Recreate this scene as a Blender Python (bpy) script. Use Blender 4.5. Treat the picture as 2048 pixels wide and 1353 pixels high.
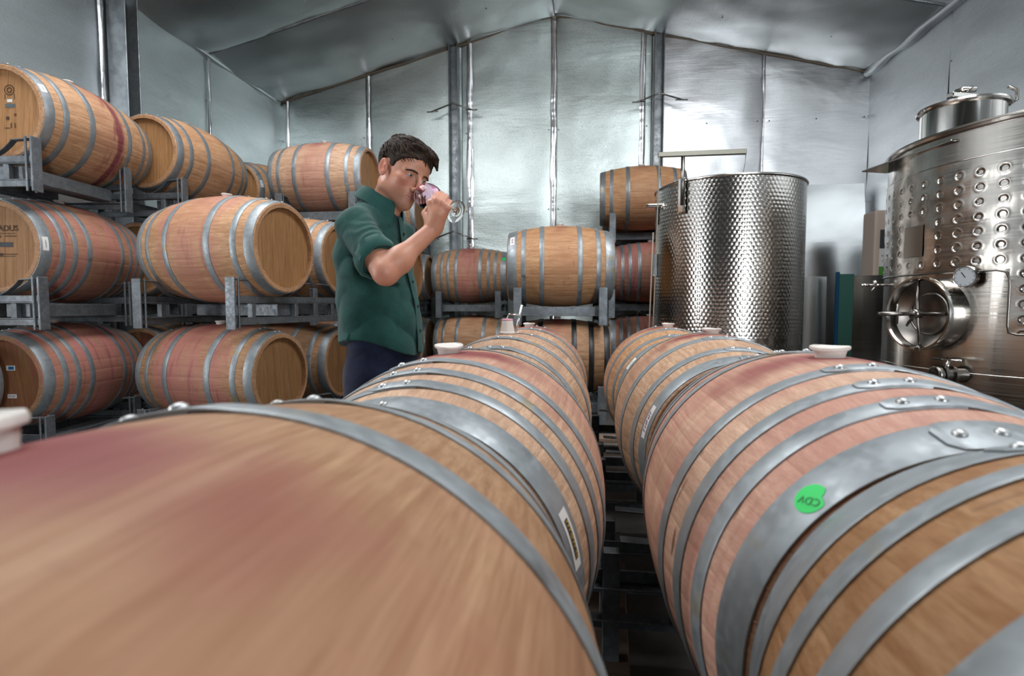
import bpy, bmesh, math, random
import numpy as np
from mathutils import Matrix, Vector
PI = math.pi
rad = math.radians
sc = bpy.context.scene
COL = sc.collection
for _o in list(bpy.data.objects):
    bpy.data.objects.remove(_o)

# ------------------------------------------------------------------ camera
CAMZ = 1.08
cd = bpy.data.cameras.new('camera')
cam = bpy.data.objects.new('camera', cd)
COL.objects.link(cam)
_R = Vector((0.99161, 0.12923, 0.0))
_F = Vector((-0.12900, 0.98985, -0.05962)).normalized()
_R = (_R - _F * _R.dot(_F)).normalized()
_U = _R.cross(_F)
cam.matrix_world = Matrix(((_R.x, _U.x, -_F.x, 0), (_R.y, _U.y, -_F.y, 0), (_R.z, _U.z, -_F.z, CAMZ), (0, 0, 0, 1)))
cd.sensor_fit = 'HORIZONTAL'
cd.sensor_width = 36.0
cd.lens = 36.0 * 1080.0 / 2048.0
cd.clip_start = 0.02
cd.clip_end = 60
cd.dof.use_dof = True
cd.dof.focus_distance = 2.05
cd.dof.aperture_fstop = 4.2
sc.camera = cam

# ------------------------------------------------------------------ world, daylight, exposure
w = bpy.data.worlds.new('sky')
sc.world = w
w.use_nodes = True
_bg = w.node_tree.nodes['Background']
_bg.inputs['Color'].default_value = (0.74, 0.86, 1.0, 1)
_bg.inputs['Strength'].default_value = 1.2


def area_light(name, loc, rot, sx, sy, power, col):
    ld = bpy.data.lights.new(name, 'AREA')
    ld.shape = 'RECTANGLE'
    ld.size = sx
    ld.size_y = sy
    ld.energy = power
    ld.color = col
    o = bpy.data.objects.new(name, ld)
    COL.objects.link(o)
    o.location = loc
    o.rotation_euler = rot
    return o


# daylight that enters by the open roller door behind the camera
area_light('door_daylight', (2.75, -4.42, 1.45), (rad(90), 0, 0), .95, 2.85, 210, (0.93, 0.97, 1.0))
area_light('added_overhead_light', (-2.4, 2.3, 4.50), (0, rad(-13), 0), 1.5, 4.0, 145, (0.97, 0.985, 1.0))  # two overhead lights added under the closed roof for general brightness
area_light('added_overhead_light', (1.6, 2.3, 4.50), (0, rad(13), 0), 1.5, 4.0, 145, (0.97, 0.985, 1.0))

area_light('added_side_light', (-4.36, .95, 1.25), (0, rad(-90), 0), 2.2, .75, 60, (0.95, 0.98, 1.0))  # added side light, meant to put a streak on the jacketed tank

vs = sc.view_settings
sc.display_settings.display_device = 'sRGB'
vs.view_transform = 'Standard'
vs.look = 'None'
vs.gamma = 1.0
vs.use_curve_mapping = False
vs.exposure = 0.12
cy = sc.cycles
cy.max_bounces = 6
cy.diffuse_bounces = 2
cy.glossy_bounces = 4
cy.transmission_bounces = 8
cy.transparent_max_bounces = 8
cy.caustics_reflective = False
cy.caustics_refractive = False
cy.sample_clamp_indirect = 2.5
cy.blur_glossy = 0.5
cy.use_denoising = True
cy.use_adaptive_sampling = True
cy.adaptive_threshold = .06
cy.use_light_tree = False


# ------------------------------------------------------------------ helpers
def mesh(name, v, f, smooth=False):
    m = bpy.data.meshes.new(name)
    m.from_pydata([tuple(map(float, p)) for p in v], [], [tuple(map(int, q)) for q in f])
    m.update()
    if smooth:
        m.polygons.foreach_set('use_smooth', [True] * len(m.polygons))
    return m


def obj(name, me, mat=None, parent=None, loc=(0, 0, 0), rot=(0, 0, 0), label=None):
    o = bpy.data.objects.new(name, me)
    COL.objects.link(o)
    if mat is not None and me is not None and len(me.materials) == 0:
        me.materials.append(mat)
    if parent is not None:
        o.parent = parent
    o.location = loc
    o.rotation_euler = rot
    if label:
        o['label'] = label
    return o


def thing(name, label, cat, loc=(0, 0, 0), rotz=0.0, group=None):
    o = bpy.data.objects.new(name, None)
    COL.objects.link(o)
    o.empty_display_size = 0.05
    o.location = loc
    o.rotation_euler = (0, 0, rotz)
    o['label'] = label
    o['category'] = cat
    if group:
        o['group'] = group
    return o


def struct(name, me, mat, parent=None, **k):
    o = obj(name, me, mat, parent, **k)
    o['kind'] = 'structure'
    return o


class MB:
    """collects vertices and faces of one mesh"""

    def __init__(s):
        s.v = []
        s.f = []

    def add(s, v, f):
        b = len(s.v)
        s.v += [tuple(p) for p in v]
        s.f += [tuple(i + b for i in q) for q in f]

    def box(s, a, b):
        (x0, y0, z0), (x1, y1, z1) = a, b
        s.add([(x0, y0, z0), (x1, y0, z0), (x1, y1, z0), (x0, y1, z0), (x0, y0, z1), (x1, y0, z1), (x1, y1, z1), (x0, y1, z1)],
              [(0, 3, 2, 1), (4, 5, 6, 7), (0, 1, 5, 4), (1, 2, 6, 5), (2, 3, 7, 6), (3, 0, 4, 7)])

    def tube(s, pts, r, n=8, cap=True):
        pts = [Vector(p) for p in pts]
        rs = r if hasattr(r, '__len__') else [r] * len(pts)
        up = None
        rings = []
        for i, p in enumerate(pts):
            d = (pts[min(i + 1, len(pts) - 1)] - pts[max(i - 1, 0)]).normalized()
            if up is None:
                up = Vector((0, 0, 1)) if abs(d.z) < .9 else Vector((1, 0, 0))
            a = d.cross(up)
            a = a.normalized() if a.length > 1e-6 else d.orthogonal().normalized()
            up = a.cross(d).normalized()
            rings.append([p + (a * math.cos(t) + up * math.sin(t)) * rs[i] for t in [2 * PI * k / n for k in range(n)]])
        v = [q for g in rings for q in g]
        f = []
        for i in range(len(pts) - 1):
            for k in range(n):
                k2 = (k + 1) % n
                f.append((i * n + k, i * n + k2, (i + 1) * n + k2, (i + 1) * n + k))
        if cap:
            f.append(tuple(range(n - 1, -1, -1)))
            f.append(tuple((len(pts) - 1) * n + k for k in range(n)))
        s.add(v, f)

    def lathe(s, prof, n=48, M=None, close=False):
        """prof: list of (r, z); revolved about z"""
        v = []
        for (r, z) in prof:
            for k in range(n):
                t = 2 * PI * k / n
                v.append((r * math.cos(t), r * math.sin(t), z))
        f = []
        m = len(prof)
        for i in range(m - 1 + (1 if close else 0)):
            j = (i + 1) % m
            for k in range(n):
                k2 = (k + 1) % n
                f.append((i * n + k, i * n + k2, j * n + k2, j * n + k))
        if M is not None:
            v = [M @ Vector(p) for p in v]
        s.add(v, f)

    def mesh(s, name, smooth=False):
        return mesh(name, s.v, s.f, smooth)


def smooth_by_angle(me, deg=35):
    """smooth faces, sharp where two faces meet at more than deg"""
    me.polygons.foreach_set('use_smooth', [True] * len(me.polygons))
    bm = bmesh.new()
    bm.from_mesh(me)
    bmesh.ops.recalc_face_normals(bm, faces=bm.faces)
    for e in bm.edges:
        if len(e.link_faces) == 2 and e.calc_face_angle(0) > rad(deg):
            e.smooth = False
    bm.to_mesh(me)
    bm.free()
    return me


def bevel_mesh(me, w=.002, seg=1, deg=40):
    bm = bmesh.new()
    bm.from_mesh(me)
    bmesh.ops.recalc_face_normals(bm, faces=bm.faces)
    es = [e for e in bm.edges if len(e.link_faces) == 2 and e.calc_face_angle(0) > rad(deg)]
    bmesh.ops.bevel(bm, geom=es, offset=w, segments=seg, affect='EDGES', profile=.6)
    bm.to_mesh(me)
    bm.free()
    me.update()
    return me


def align(z, x=None):
    """rotation matrix whose z axis is z"""
    z = Vector(z).normalized()
    x = Vector(x) if x is not None else (Vector((0, 0, 1)) if abs(z.z) < .9 else Vector((1, 0, 0)))
    x = (x - z * x.dot(z)).normalized()
    y = z.cross(x)
    return Matrix(((x.x, y.x, z.x, 0), (x.y, y.y, z.y, 0), (x.z, y.z, z.z, 0), (0, 0, 0, 1)))


# ------------------------------------------------------------------ materials
class NT:
    def __init__(s, name):
        s.m = bpy.data.materials.new(name)
        s.m.use_nodes = True
        s.t = s.m.node_tree
        s.b = s.t.nodes['Principled BSDF']
        s.out = s.t.nodes['Material Output']

    def node(s, ty, _props=None, **ins):
        n = s.t.nodes.new('ShaderNode' + ty)
        for k, v in (_props or {}).items():
            setattr(n, k, v)
        for k, v in ins.items():
            key = k.replace('_', ' ')
            key = int(key[1:]) if key[0] == 'i' and key[1:].isdigit() else key
            s.set(n.inputs[key], v)
        return n

    def set(s, sock, v):
        if isinstance(v, bpy.types.NodeSocket):
            s.t.links.new(v, sock)
        else:
            if hasattr(sock.default_value, '__len__') and not isinstance(v, str) and len(v) == 3 and len(sock.default_value) == 4:
                v = (*v, 1)
            sock.default_value = v

    def P(s, **ins):
        for k, v in ins.items():
            s.set(s.b.inputs[k.replace('_', ' ')], v)

    def coord(s, which='Object'):
        return s.node('TexCoord').outputs[which]

    def attr(s, name, out='Fac'):
        return s.node('Attribute', dict(attribute_type='OBJECT', attribute_name=name)).outputs[out]

    def math(s, op, a, b=0.0, clamp=False, c=0.0):
        n = s.node('Math', dict(operation=op, use_clamp=clamp))
        s.set(n.inputs[0], a)
        s.set(n.inputs[1], b)
        s.set(n.inputs[2], c)
        return n.outputs[0]

    def vmath(s, op, a, b=(0, 0, 0), out='Vector'):
        n = s.node('VectorMath', dict(operation=op))
        s.set(n.inputs[0], a)
        s.set(n.inputs[1], b)
        return n.outputs[out]

    def noise(s, vec, scale, detail=3.0, rough=.55, dist=0.0):
        n = s.node('TexNoise', Scale=scale, Detail=detail, Roughness=rough, Distortion=dist)
        s.set(n.inputs['Vector'], vec)
        return n.outputs['Fac']

    def ramp(s, fac, lo, hi, a=0.0, b=1.0):
        n = s.node('MapRange', dict(clamp=True, interpolation_type='SMOOTHSTEP'))
        for i, v in enumerate((fac, lo, hi, a, b)):
            s.set(n.inputs[i], v)
        return n.outputs[0]

    def mix(s, f, a, b, mode='MIX'):
        n = s.node('Mix', dict(data_type='RGBA', blend_type=mode, clamp_factor=True))
        s.set(n.inputs[0], f)
        s.set(n.inputs[6], a)
        s.set(n.inputs[7], b)
        return n.outputs[2]

    def bump(s, h, strength=.3, dist=.01, normal=None):
        n = s.node('Bump', Strength=strength, Distance=dist)
        s.set(n.inputs['Height'], h)
        if normal is not None:
            s.set(n.inputs['Normal'], normal)
        s.set(s.b.inputs['Normal'], n.outputs[0])
        return n.outputs[0]

    def sep(s, v):
        n = s.node('SeparateXYZ')
        s.set(n.inputs[0], v)
        return n.outputs


def simple(name, col, rough=.5, metal=0.0, **k):
    n = NT(name)
    n.P(Base_Color=col, Roughness=rough, Metallic=metal, **k)
    return n.m


def wood_stave():
    n = NT('oak_stave')
    oc = n.coord()
    seed = n.attr('seed')
    ang = n.attr('ang')
    rot = n.node('VectorRotate', dict(rotation_type='X_AXIS'))
    n.set(rot.inputs['Vector'], oc)
    n.set(rot.inputs['Angle'], ang)
    P = rot.outputs[0]
    px, py, pz = n.sep(P)
    off = n.node('CombineXYZ')
    n.set(off.inputs[0], n.math('MULTIPLY', seed, 3.7))
    n.set(off.inputs[1], n.math('MULTIPLY', seed, 7.1))
    n.set(off.inputs[2], n.math('MULTIPLY', ang, 4.3))
    Q = n.vmath('ADD', oc, off.outputs[0])
    off2 = n.node('CombineXYZ')
    n.set(off2.inputs[0], n.math('MULTIPLY', seed, 5.9))
    n.set(off2.inputs[1], n.math('MULTIPLY', seed, 2.3))
    B = n.vmath('ADD', P, off2.outputs[0])
    # grain along the stave
    g1 = n.noise(n.vmath('MULTIPLY', Q, (5, 90, 90)), 1.0, 3, .6, .3)
    g2 = n.noise(n.vmath('MULTIPLY', Q, (9, 430, 430)), 1.0, 1, .6)
    g3 = n.noise(n.vmath('MULTIPLY', B, (3.2, 8, 8)), 1.0, 3, .62, .6)
    tone = n.attr('tone')
    st = n.attr('stave')
    base = n.mix(n.ramp(g1, .3, .72), (.61, .375, .215), (.42, .22, .11))
    base = n.mix(n.math('MULTIPLY', n.ramp(g2, .42, .75), .35), base, (.25, .12, .05))
    base = n.mix(n.math('MULTIPLY', n.ramp(g3, .42, .72), .62), base, (.36, .175, .085))
    val = n.math('MULTIPLY', tone, n.math('ADD', .94, n.math('MULTIPLY', st, .12)))
    hsv = n.node('HueSaturation', Value=val)
    n.set(hsv.inputs['Color'], base)
    n.set(hsv.inputs['Saturation'], n.attr('sat'))
    base = hsv.outputs[0]
    # wine wash around the bilge
    pink = n.attr('pink')
    wob = n.math('MULTIPLY', n.math('SUBTRACT', n.noise(n.vmath('MULTIPLY', B, (4, 9, 9)), 1.0, 2), .5), .22)
    ax = n.math('ADD', n.math('ABSOLUTE', px), wob)
    band = n.ramp(ax, n.attr('reach'), n.math('SUBTRACT', n.attr('reach'), .12))
    cl = n.ramp(n.noise(n.vmath('MULTIPLY', B, (9, 2.0, 2.0)), 1.0, 2, .65), .30, .62)
    pk = n.math('MULTIPLY', n.math('MULTIPLY', band, pink), n.math('ADD', .22, n.math('MULTIPLY', cl, .78)))
    base = n.mix(pk, base, (.45, .175, .15))
    cl2 = n.ramp(n.noise(n.vmath('MULTIPLY', B, (22, 3.0, 3.0)), 1.0, 2, .7), .52, .70)
    base = n.mix(n.math('MULTIPLY', n.math('MULTIPLY', pk, cl2), .6), base, (.24, .055, .06))
    # dark purple drip bands
    wd2 = n.noise(n.vmath('MULTIPLY', B, (15, 5.0, 5.0)), 1.0, 2, .7)
    dd_ = n.math('ABSOLUTE', n.math('SUBTRACT', n.math('ADD', px, n.math('MULTIPLY', n.math('SUBTRACT', wd2, .5), .09)), .065))
    dr = n.math('MAXIMUM', n.ramp(dd_, .040, .012), n.math('MULTIPLY', n.ramp(dd_, .115, .05), n.ramp(wd2, .52, .62, 0.0, .7)))
    dm = n.math('MULTIPLY', dr, n.attr('drip'))
    base = n.mix(dm, base, (.16, .022, .045))
    # spilled wine round the bung
    dx = n.math('MULTIPLY', px, 1.0)
    dy = n.math('MULTIPLY', py, .42)
    d = n.math('SQRT', n.math('ADD', n.math('MULTIPLY', dx, dx), n.math('MULTIPLY', dy, dy)))
    d = n.math('ADD', d, n.math('MULTIPLY', n.math('SUBTRACT', n.noise(n.vmath('MULTIPLY', B, (6, 16, 16)), 1.0, 1), .5), .09))
    bs = n.math('MULTIPLY', n.math('MULTIPLY', n.ramp(d, .125, .03), n.ramp(pz, .05, .15)), n.attr('bungstain'))
    base = n.mix(bs, base, (.20, .028, .035))
    # scuffs
    sk = n.ramp(n.noise(n.vmath('MULTIPLY', B, (34, 10, 10)), 1.0, 1, .5), .70, .76)
    base = n.mix(n.math('MULTIPLY', sk, n.attr('scuff')), base, (.10, .045, .025))
    n.P(Base_Color=base, Roughness=.62)
    n.b.inputs['Specular IOR Level'].default_value = .35
    n.bump(g2, .2, .002)
    return n.m


def wood_head():
    n = NT('oak_head')
    oc = n.coord()
    seed = n.attr('seed')
    st = n.attr('stave')
    off = n.node('CombineXYZ')
    n.set(off.inputs[0], n.math('MULTIPLY', seed, 3.7))
    n.set(off.inputs[1], n.math('MULTIPLY', st, 11.0))
    Q = n.vmath('ADD', oc, off.outputs[0])
    g1 = n.noise(n.vmath('MULTIPLY', Q, (80, 80, 4.5)), 1.0, 5, .6, .4)
    g2 = n.noise(n.vmath('MULTIPLY', Q, (380, 380, 22)), 1.0, 2, .6)
    g3 = n.noise(n.vmath('MULTIPLY', Q, (6, 6, 3)), 1.0, 4, .6)
    base = n.mix(n.ramp(g1, .3, .72), (.53, .285, .12), (.37, .17, .06))
    base = n.mix(n.math('MULTIPLY', n.ramp(g2, .45, .75), .3), base, (.2, .09, .03))
    base = n.mix(n.math('MULTIPLY', n.ramp(g3, .5, .8), .4), base, (.28, .12, .045))
    hsv = n.node('HueSaturation')
    n.set(hsv.inputs['Value'], n.math('MULTIPLY', n.attr('tone'), n.math('ADD', .94, n.math('MULTIPLY', st, .12))))
    n.set(hsv.inputs['Color'], base)
    base = n.mix(n.math('MULTIPLY', n.attr('headpink'), n.ramp(g3, .25, .7)), hsv.outputs[0], (.24, .075, .05))
    n.P(Base_Color=base, Roughness=.6)
    n.bump(n.math('ADD', n.math('MULTIPLY', g1, .5), n.math('MULTIPLY', g2, .5)), .25, .0025)
    return n.m


def galvanised(name, c0, c1, rough=.42, metal=.75, rust=True, spangle=0.0):
    n = NT(name)
    oc = n.coord()
    rnd = n.node('ObjectInfo').outputs['Random']
    Q = n.vmath('ADD', oc, n.node('CombineXYZ', X=n.math('MULTIPLY', rnd, 9.0), Y=n.math('MULTIPLY', rnd, 5.0)).outputs[0])
    a = n.noise(Q, 9, 3, .6)
    b = n.noise(Q, 55, 1, .6)
    col = n.mix(n.ramp(a, .35, .68), c0, c1)
    col = n.mix(n.math('MULTIPLY', n.ramp(b, .5, .75), .25), col, tuple(x * 1.25 for x in c0))
    if spangle:
        v = n.node('TexVoronoi', Scale=70.0)
        n.set(v.inputs['Vector'], Q)
        vs_ = n.sep(v.outputs['Color'])
        col = n.mix(n.math('MULTIPLY', vs_[0], spangle), col, tuple(x * .45 for x in c0))
    if rust:
        r = n.ramp(n.noise(n.vmath('MULTIPLY', Q, (1, 3, 3)), 3.2, 2, .6), .63, .74)
        col = n.mix(n.math('MULTIPLY', r, .55), col, (.33, .25, .10))
        k = n.ramp(n.noise(n.vmath('ADD', Q, (5, 5, 5)), 7, 3, .65), .62, .74)
        col = n.mix(n.math('MULTIPLY', k, .6), col, (.07, .06, .05))
    n.P(Base_Color=col, Metallic=metal, Roughness=n.ramp(n.math('ADD', n.math('MULTIPLY', a, .5), n.math('MULTIPLY', b, .5)), .3, .7, rough - .1, rough + .14))
    n.bump(b, .06, .002)
    return n.m


def foil(name, tint, rough=.36, weave=1.0, wav=1.0, grain=1.0, across='z'):
    n = NT(name)
    oc = n.coord()
    a = n.noise(n.vmath('MULTIPLY', oc, (.9, .9, 2.2)), 1.0, 3, .55, .4)
    b = n.noise(oc, 62, 2, .7)
    c = n.noise(n.vmath('MULTIPLY', oc, (3, 3, 60) if across == 'z' else (60, 3, 3)), 1.0, 1, .6)
    col = n.mix(n.ramp(a, .3, .7), tint, tuple(x * .84 for x in tint))
    col = n.mix(n.math('MULTIPLY', n.ramp(b, .5, .7), .30 * grain), col, tuple(x * .55 for x in tint))
    h = n.math('ADD', n.math('MULTIPLY', a, 2.0 * wav), n.math('ADD', n.math('MULTIPLY', b, .16 * grain), n.math('MULTIPLY', c, .10 * weave)))
    n.P(Base_Color=col, Metallic=1.0, Roughness=rough)
    n.bump(h, .55, .014)
    return n.m


def stainless(name, col=(.55, .53, .50), rough=.2, brush=True, streak=(1, 1, 220)):
    n = NT(name)
    oc = n.coord()
    if brush:
        a = n.noise(n.vmath('MULTIPLY', oc, streak), 1.0, 3, .6)
        b = n.noise(n.vmath('MULTIPLY', oc, (7, 7, .7)), 1.0, 3, .6)
        n.P(Roughness=n.ramp(a, .3, .7, rough - .05, rough + .07))
        n.bump(n.math('ADD', n.math('MULTIPLY', a, .012), n.math('MULTIPLY', b, .8)), .28, .01)
        col = n.mix(n.ramp(b, .3, .7), col, tuple(x * .85 for x in col))
        n.P(Base_Color=col, Metallic=1.0)
    else:
        n.P(Base_Color=col, Metallic=1.0, Roughness=rough)
    return n.m


def cloth(name, c0, c1, scale=900, fold=1.0, rough=.85):
    n = NT(name)
    oc = n.coord()
    a = n.noise(n.vmath('MULTIPLY', oc, (scale, scale, 120)), 1.0, 2, .6)
    b = n.noise(oc, 14, 4, .6, .8)
    col = n.mix(n.ramp(b, .3, .7), c0, c1)
    col = n.mix(n.math('MULTIPLY', n.ramp(a, .4, .7), .35), col, tuple(x * 1.5 for x in c0))
    n.P(Base_Color=col, Roughness=rough)
    n.b.inputs['Specular IOR Level'].default_value = .2
    n.b.inputs['Sheen Weight'].default_value = .12
    n.bump(n.math('ADD', n.math('MULTIPLY', a, .06), n.math('MULTIPLY', b, fold)), .5, .006)
    return n.m


M = {}
M['stave'] = wood_stave()
M['head'] = wood_head()
M['hoop'] = galvanised('hoop_steel', (.315, .35, .37), (.225, .25, .265), .46, .45)
M['hoop_dark'] = galvanised('hoop_steel_dull', (.25, .275, .29), (.18, .20, .21), .44, .45)
M['hoop_black'] = simple('hoop_black_paint', (.018, .018, .02), .38, .2)
M['rivet'] = galvanised('rivet_steel', (.52, .54, .55), (.38, .38, .37), .35, .8, False)
M['rack'] = galvanised('rack_galvanised_steel', (.20, .22, .24), (.125, .14, .15), .5, .6, False, .5)
M['bung'] = simple('bung_silicone', (.78, .74, .69), .45, 0.0, Subsurface_Weight=.25, Subsurface_Radius=(.01, .008, .006))
M['bung_pink'] = simple('bung_wine_tinge', (.62, .28, .34), .5)
M['foil_back'] = foil('foil_back_wall', (.69, .77, .755), .42, 1.0, 1.0, 1.5)
M['foil_right'] = foil('foil_smooth', (.79, .80, .82), .34, 1.2, 1.0, .5)
M['foil_side'] = foil('foil_side_wall', (.72, .76, .78), .44, 1.0, .7, .8)
M['foil_ceil'] = foil('foil_ceiling', (.72, .75, .75), .38, 1.0, 1.1, .5, 'x')
M['tape'] = foil('foil_tape', (.80, .80, .82), .22, .3, 2.2, .3)
M['seam'] = simple('foil_seam_shadow_gap', (.20, .20, .20), .6, .3)
M['column'] = galvanised('column_steel', (.33, .355, .37), (.23, .25, .265), .42, .75, False)
M['steel'] = stainless('stainless_brushed', (.46, .43, .395), .19)
M['polish'] = stainless('stainless_polished', (.60, .58, .55), .12, False)
M['darksteel'] = stainless('stainless_fitting', (.20, .185, .17), .26, False)
M['white'] = simple('label_paper', (.80, .79, .77), .6)
M['black'] = simple('label_black', (.02, .02, .022), .5)
M['ink'] = simple('burnt_brand_ink', (.065, .03, .014), .7)
M['green'] = simple('sticker_green', (.0, .70, .12), .5)
M['greenink'] = simple('sticker_green_ink', (.0, .16, .03), .5)
M['blue'] = simple('label_blue', (.02, .16, .42), .5)
M['purple'] = simple('label_purple', (.20, .02, .14), .5)
M['yellow'] = simple('label_yellow', (.55, .36, .02), .5)
M['grey'] = simple('label_grey', (.09, .12, .13), .5)
M['rope'] = simple('rope', (.30, .24, .18), .9)
# ------------------------------------------------------------------ room shell
from mathutils import noise as mnoise
XL, XR, YB, YF = -4.55, 3.71, 7.80, -4.50
EAVE, RIDGE, XRIDGE = 4.12, 5.12, -0.42


def roof_z(x):
    return RIDGE - (RIDGE - EAVE) * ((XRIDGE - x) / (XRIDGE - XL) if x < XRIDGE else (x - XRIDGE) / (XR - XRIDGE))


def nz(x, y, z, s=1.0):
    return mnoise.noise(Vector((x * s, y * s, z * s)))


n = NT('concrete_floor')
oc = n.coord()
a = n.noise(oc, 2.2, 5, .65)
b = n.noise(oc, 30, 3, .6)
st = n.ramp(n.noise(oc, 1.1, 4, .7, .8), .55, .7)
col = n.mix(n.ramp(a, .3, .7), (.16, .145, .13), (.085, .075, .068))
col = n.mix(n.math('MULTIPLY', st, .5), col, (.075, .035, .035))
n.P(Base_Color=col, Roughness=.65)
n.bump(n.math('ADD', a, n.math('MULTIPLY', b, .3)), .2, .006)
M['floor'] = n.m
mb = MB()
mb.box((XL - .1, YF - .1, -.1), (XR + .1, YB + .1, 0))
struct('floor', mb.mesh('floor'), M['floor'])

SHELL = simple('cladding_outer_steel', (.35, .36, .37), .5, .5)


def gable(y0, y1):
    m = MB()
    pts = [(XL - .12, 0), (XR + .12, 0), (XR + .12, EAVE), (XRIDGE, RIDGE), (XL - .12, EAVE)]
    k = len(pts)
    m.add([(x, y0, z) for x, z in pts] + [(x, y1, z) for x, z in pts],
          [tuple(range(k)), tuple(range(2 * k - 1, k - 1, -1))] + [(i, (i + 1) % k, k + (i + 1) % k, k + i)[::-1] for i in range(k)])
    return m.mesh('wall')


wall_back = struct('wall_back', gable(YB + .02, YB + .12), SHELL)
mb = MB()
mb.box((XL - .12, YF, 0), (XL - .03, YB, EAVE))
wall_left = struct('wall_left', mb.mesh('wall'), SHELL)
# added closed door out of view, made to go with the side light
mb = MB()
mb.box((XL + .06, .50, 0), (XL + .12, .57, 2.45))
mb.box((XL + .06, 1.33, 0), (XL + .12, 1.40, 2.45))
mb.box((XL + .06, .50, 2.38), (XL + .12, 1.40, 2.45))
mb.box((XL + .06, .57, 0), (XL + .07, 1.33, 2.38))
struct('added_door_1', mb.mesh('door'), simple('door_white', (.75, .76, .77), .5))
mb = MB()
mb.box((XR + .03, YF, 0), (XR + .12, YB, EAVE))
wall_right = struct('wall_right', mb.mesh('wall'), SHELL)
# front wall behind the camera with its open roller door
mb = MB()
mb.box((XL - .1, YF - .1, 0), (2.25, YF, EAVE))
mb.box((3.25, YF - .1, 0), (XR + .1, YF, EAVE))
mb.box((2.25, YF - .1, 2.95), (3.25, YF, EAVE))
mb.add([(XL - .1, YF - .05, EAVE), (XR + .1, YF - .05, EAVE), (XRIDGE, YF - .05, RIDGE)], [(0, 1, 2)])
wall_front = struct('wall_front', mb.mesh('wall'), simple('front_wall_dark_cladding', (.10, .10, .10), .6))
mb = MB()
for s, x1 in ((0, XL - .12), (1, XR + .12)):
    v = [(x1, YF - .1, EAVE + .03), (XRIDGE, YF - .1, RIDGE + .03), (XRIDGE, YB + .12, RIDGE + .03), (x1, YB + .12, EAVE + .03)]
    v2 = [(x, y, z + .08) for x, y, z in v]
    mb.add(v + v2, [(0, 1, 2, 3), (7, 6, 5, 4), (0, 4, 5, 1), (1, 5, 6, 2), (2, 6, 7, 3), (3, 7, 4, 0)])
ceiling = struct('ceiling', mb.mesh('ceiling'), SHELL)


def grid_panel(name, fn, nu, nv, mat, parent):
    v = [fn(i / nu, j / nv) for j in range(nv + 1) for i in range(nu + 1)]
    f = [(j * (nu + 1) + i, j * (nu + 1) + i + 1, (j + 1) * (nu + 1) + i + 1, (j + 1) * (nu + 1) + i) for j in range(nv) for i in range(nu)]
    me = mesh(name, v, f, True)
    me.materials.append(mat)
    o = obj(name, me, None, parent)
    return o


def pillow(u):
    return min(1.0, 6 * min(u, 1 - u)) ** .7


SCREW = MB()
SCREW.lathe([(.009, 0), (.009, .003), (.005, .006), (0.0005, .007)], 8)
SCREW = SCREW.mesh('screw', True)
SCREW.materials.append(M['darksteel'])

# back wall panels
bxs = [XL, -3.14, -1.74, -.42, .92, 2.38, XR]
for i in range(6):
    x0, x1 = bxs[i] + .006, bxs[i + 1] - .006

    def fn(u, v, x0=x0, x1=x1, i=i):
        x = x0 + (x1 - x0) * u
        z = v * (roof_z(x) + .01)
        d = .012 + .020 * pillow(u) + .016 * nz(x + 9 * i, 3, z, 1.3) + .010 * math.cos(2 * PI * (z - .35) / 1.15) * pillow(u) + .006 * nz(x, i, z, 4.0)
        return (x, YB - d, z)
    p = grid_panel('foil_panel', fn, 20, 48, M['foil_back'] if i < 4 else M['foil_right'], wall_back)
    for z in (1.35, 2.45, 3.55):
        for xx in ((x0 + .07, (x0 + x1) / 2, x1 - .07) if i > 3 else (x0 + .06, x1 - .06)):
            obj('screw', SCREW, None, p, (xx, YB - .045, z), (rad(90), 0, 0))
# side walls
lys = [YB, 6.2, 4.85, 3.45, 2.05, .65, -.75, -2.15, YF]
for side, X, wall in ((1, XL, wall_left), (-1, XR, wall_right)):
    for i in range(len(lys) - 1):
        y1, y0 = lys[i] - .006, lys[i + 1] + .006

        def fn(u, v, y0=y0, y1=y1, i=i, X=X, side=side):
            y = y0 + (y1 - y0) * u
            z = v * (EAVE + .01)
            d = .01 + .018 * pillow(u) + .016 * nz(5 + 7 * i, y, z, 1.2) + .004 * nz(i, y, z, 5)
            return (X + side * d, y, z)
        p = grid_panel('foil_panel', fn, 16, 40, M['foil_side'], wall)
        if y0 > 2:
            for z in (1.35, 2.45, 3.55):
                obj('screw', SCREW, None, p, (X + side * .035, y1 - .06, z), (0, rad(90 * side), 0))
# ceiling panels: they sag between the rafters and pucker at the seams
for side, X in ((1, XL), (-1, XR)):
    for i in range(len(lys) - 1):
        y1, y0 = lys[i] - .008, lys[i + 1] + .008
        if i == 4:      # this bay is closed like the others
            pass

        def fn(u, v, y0=y0, y1=y1, i=i, X=X, side=side):
            y = y0 + (y1 - y0) * u
            x = X + (XRIDGE - X) * v
            e = min(u, 1 - u)
            d = .015 + .055 * math.sin(PI * u) ** .8 + .035 * nz(x, y + 3 * i, 7 * side, .9) + .014 * nz(x, y, 2, 3.0)
            d += .022 * math.exp(-e * 14) * nz(x * 2.2, i, 1, 1.6)
            d += .02 * math.exp(-abs(v - 1) * 18)
            return (x, y, roof_z(x) + .02 - max(d, .004))
        p = grid_panel('foil_panel', fn, 22, 36, M['foil_ceil'], ceiling)
        if y0 > 2:
            for v in (.2, .5, .8):
                x = X + (XRIDGE - X) * v
                yy = (y0 + y1) / 2
                obj('screw', SCREW, None, p, (x, yy, roof_z(x) - .066), (rad(180), 0, 0))
# folded seams across the ceiling and along the gable
trim_n = [0]


def trim(me, mat):
    trim_n[0] += 1
    return struct('trim_%d' % trim_n[0], me, mat)


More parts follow.
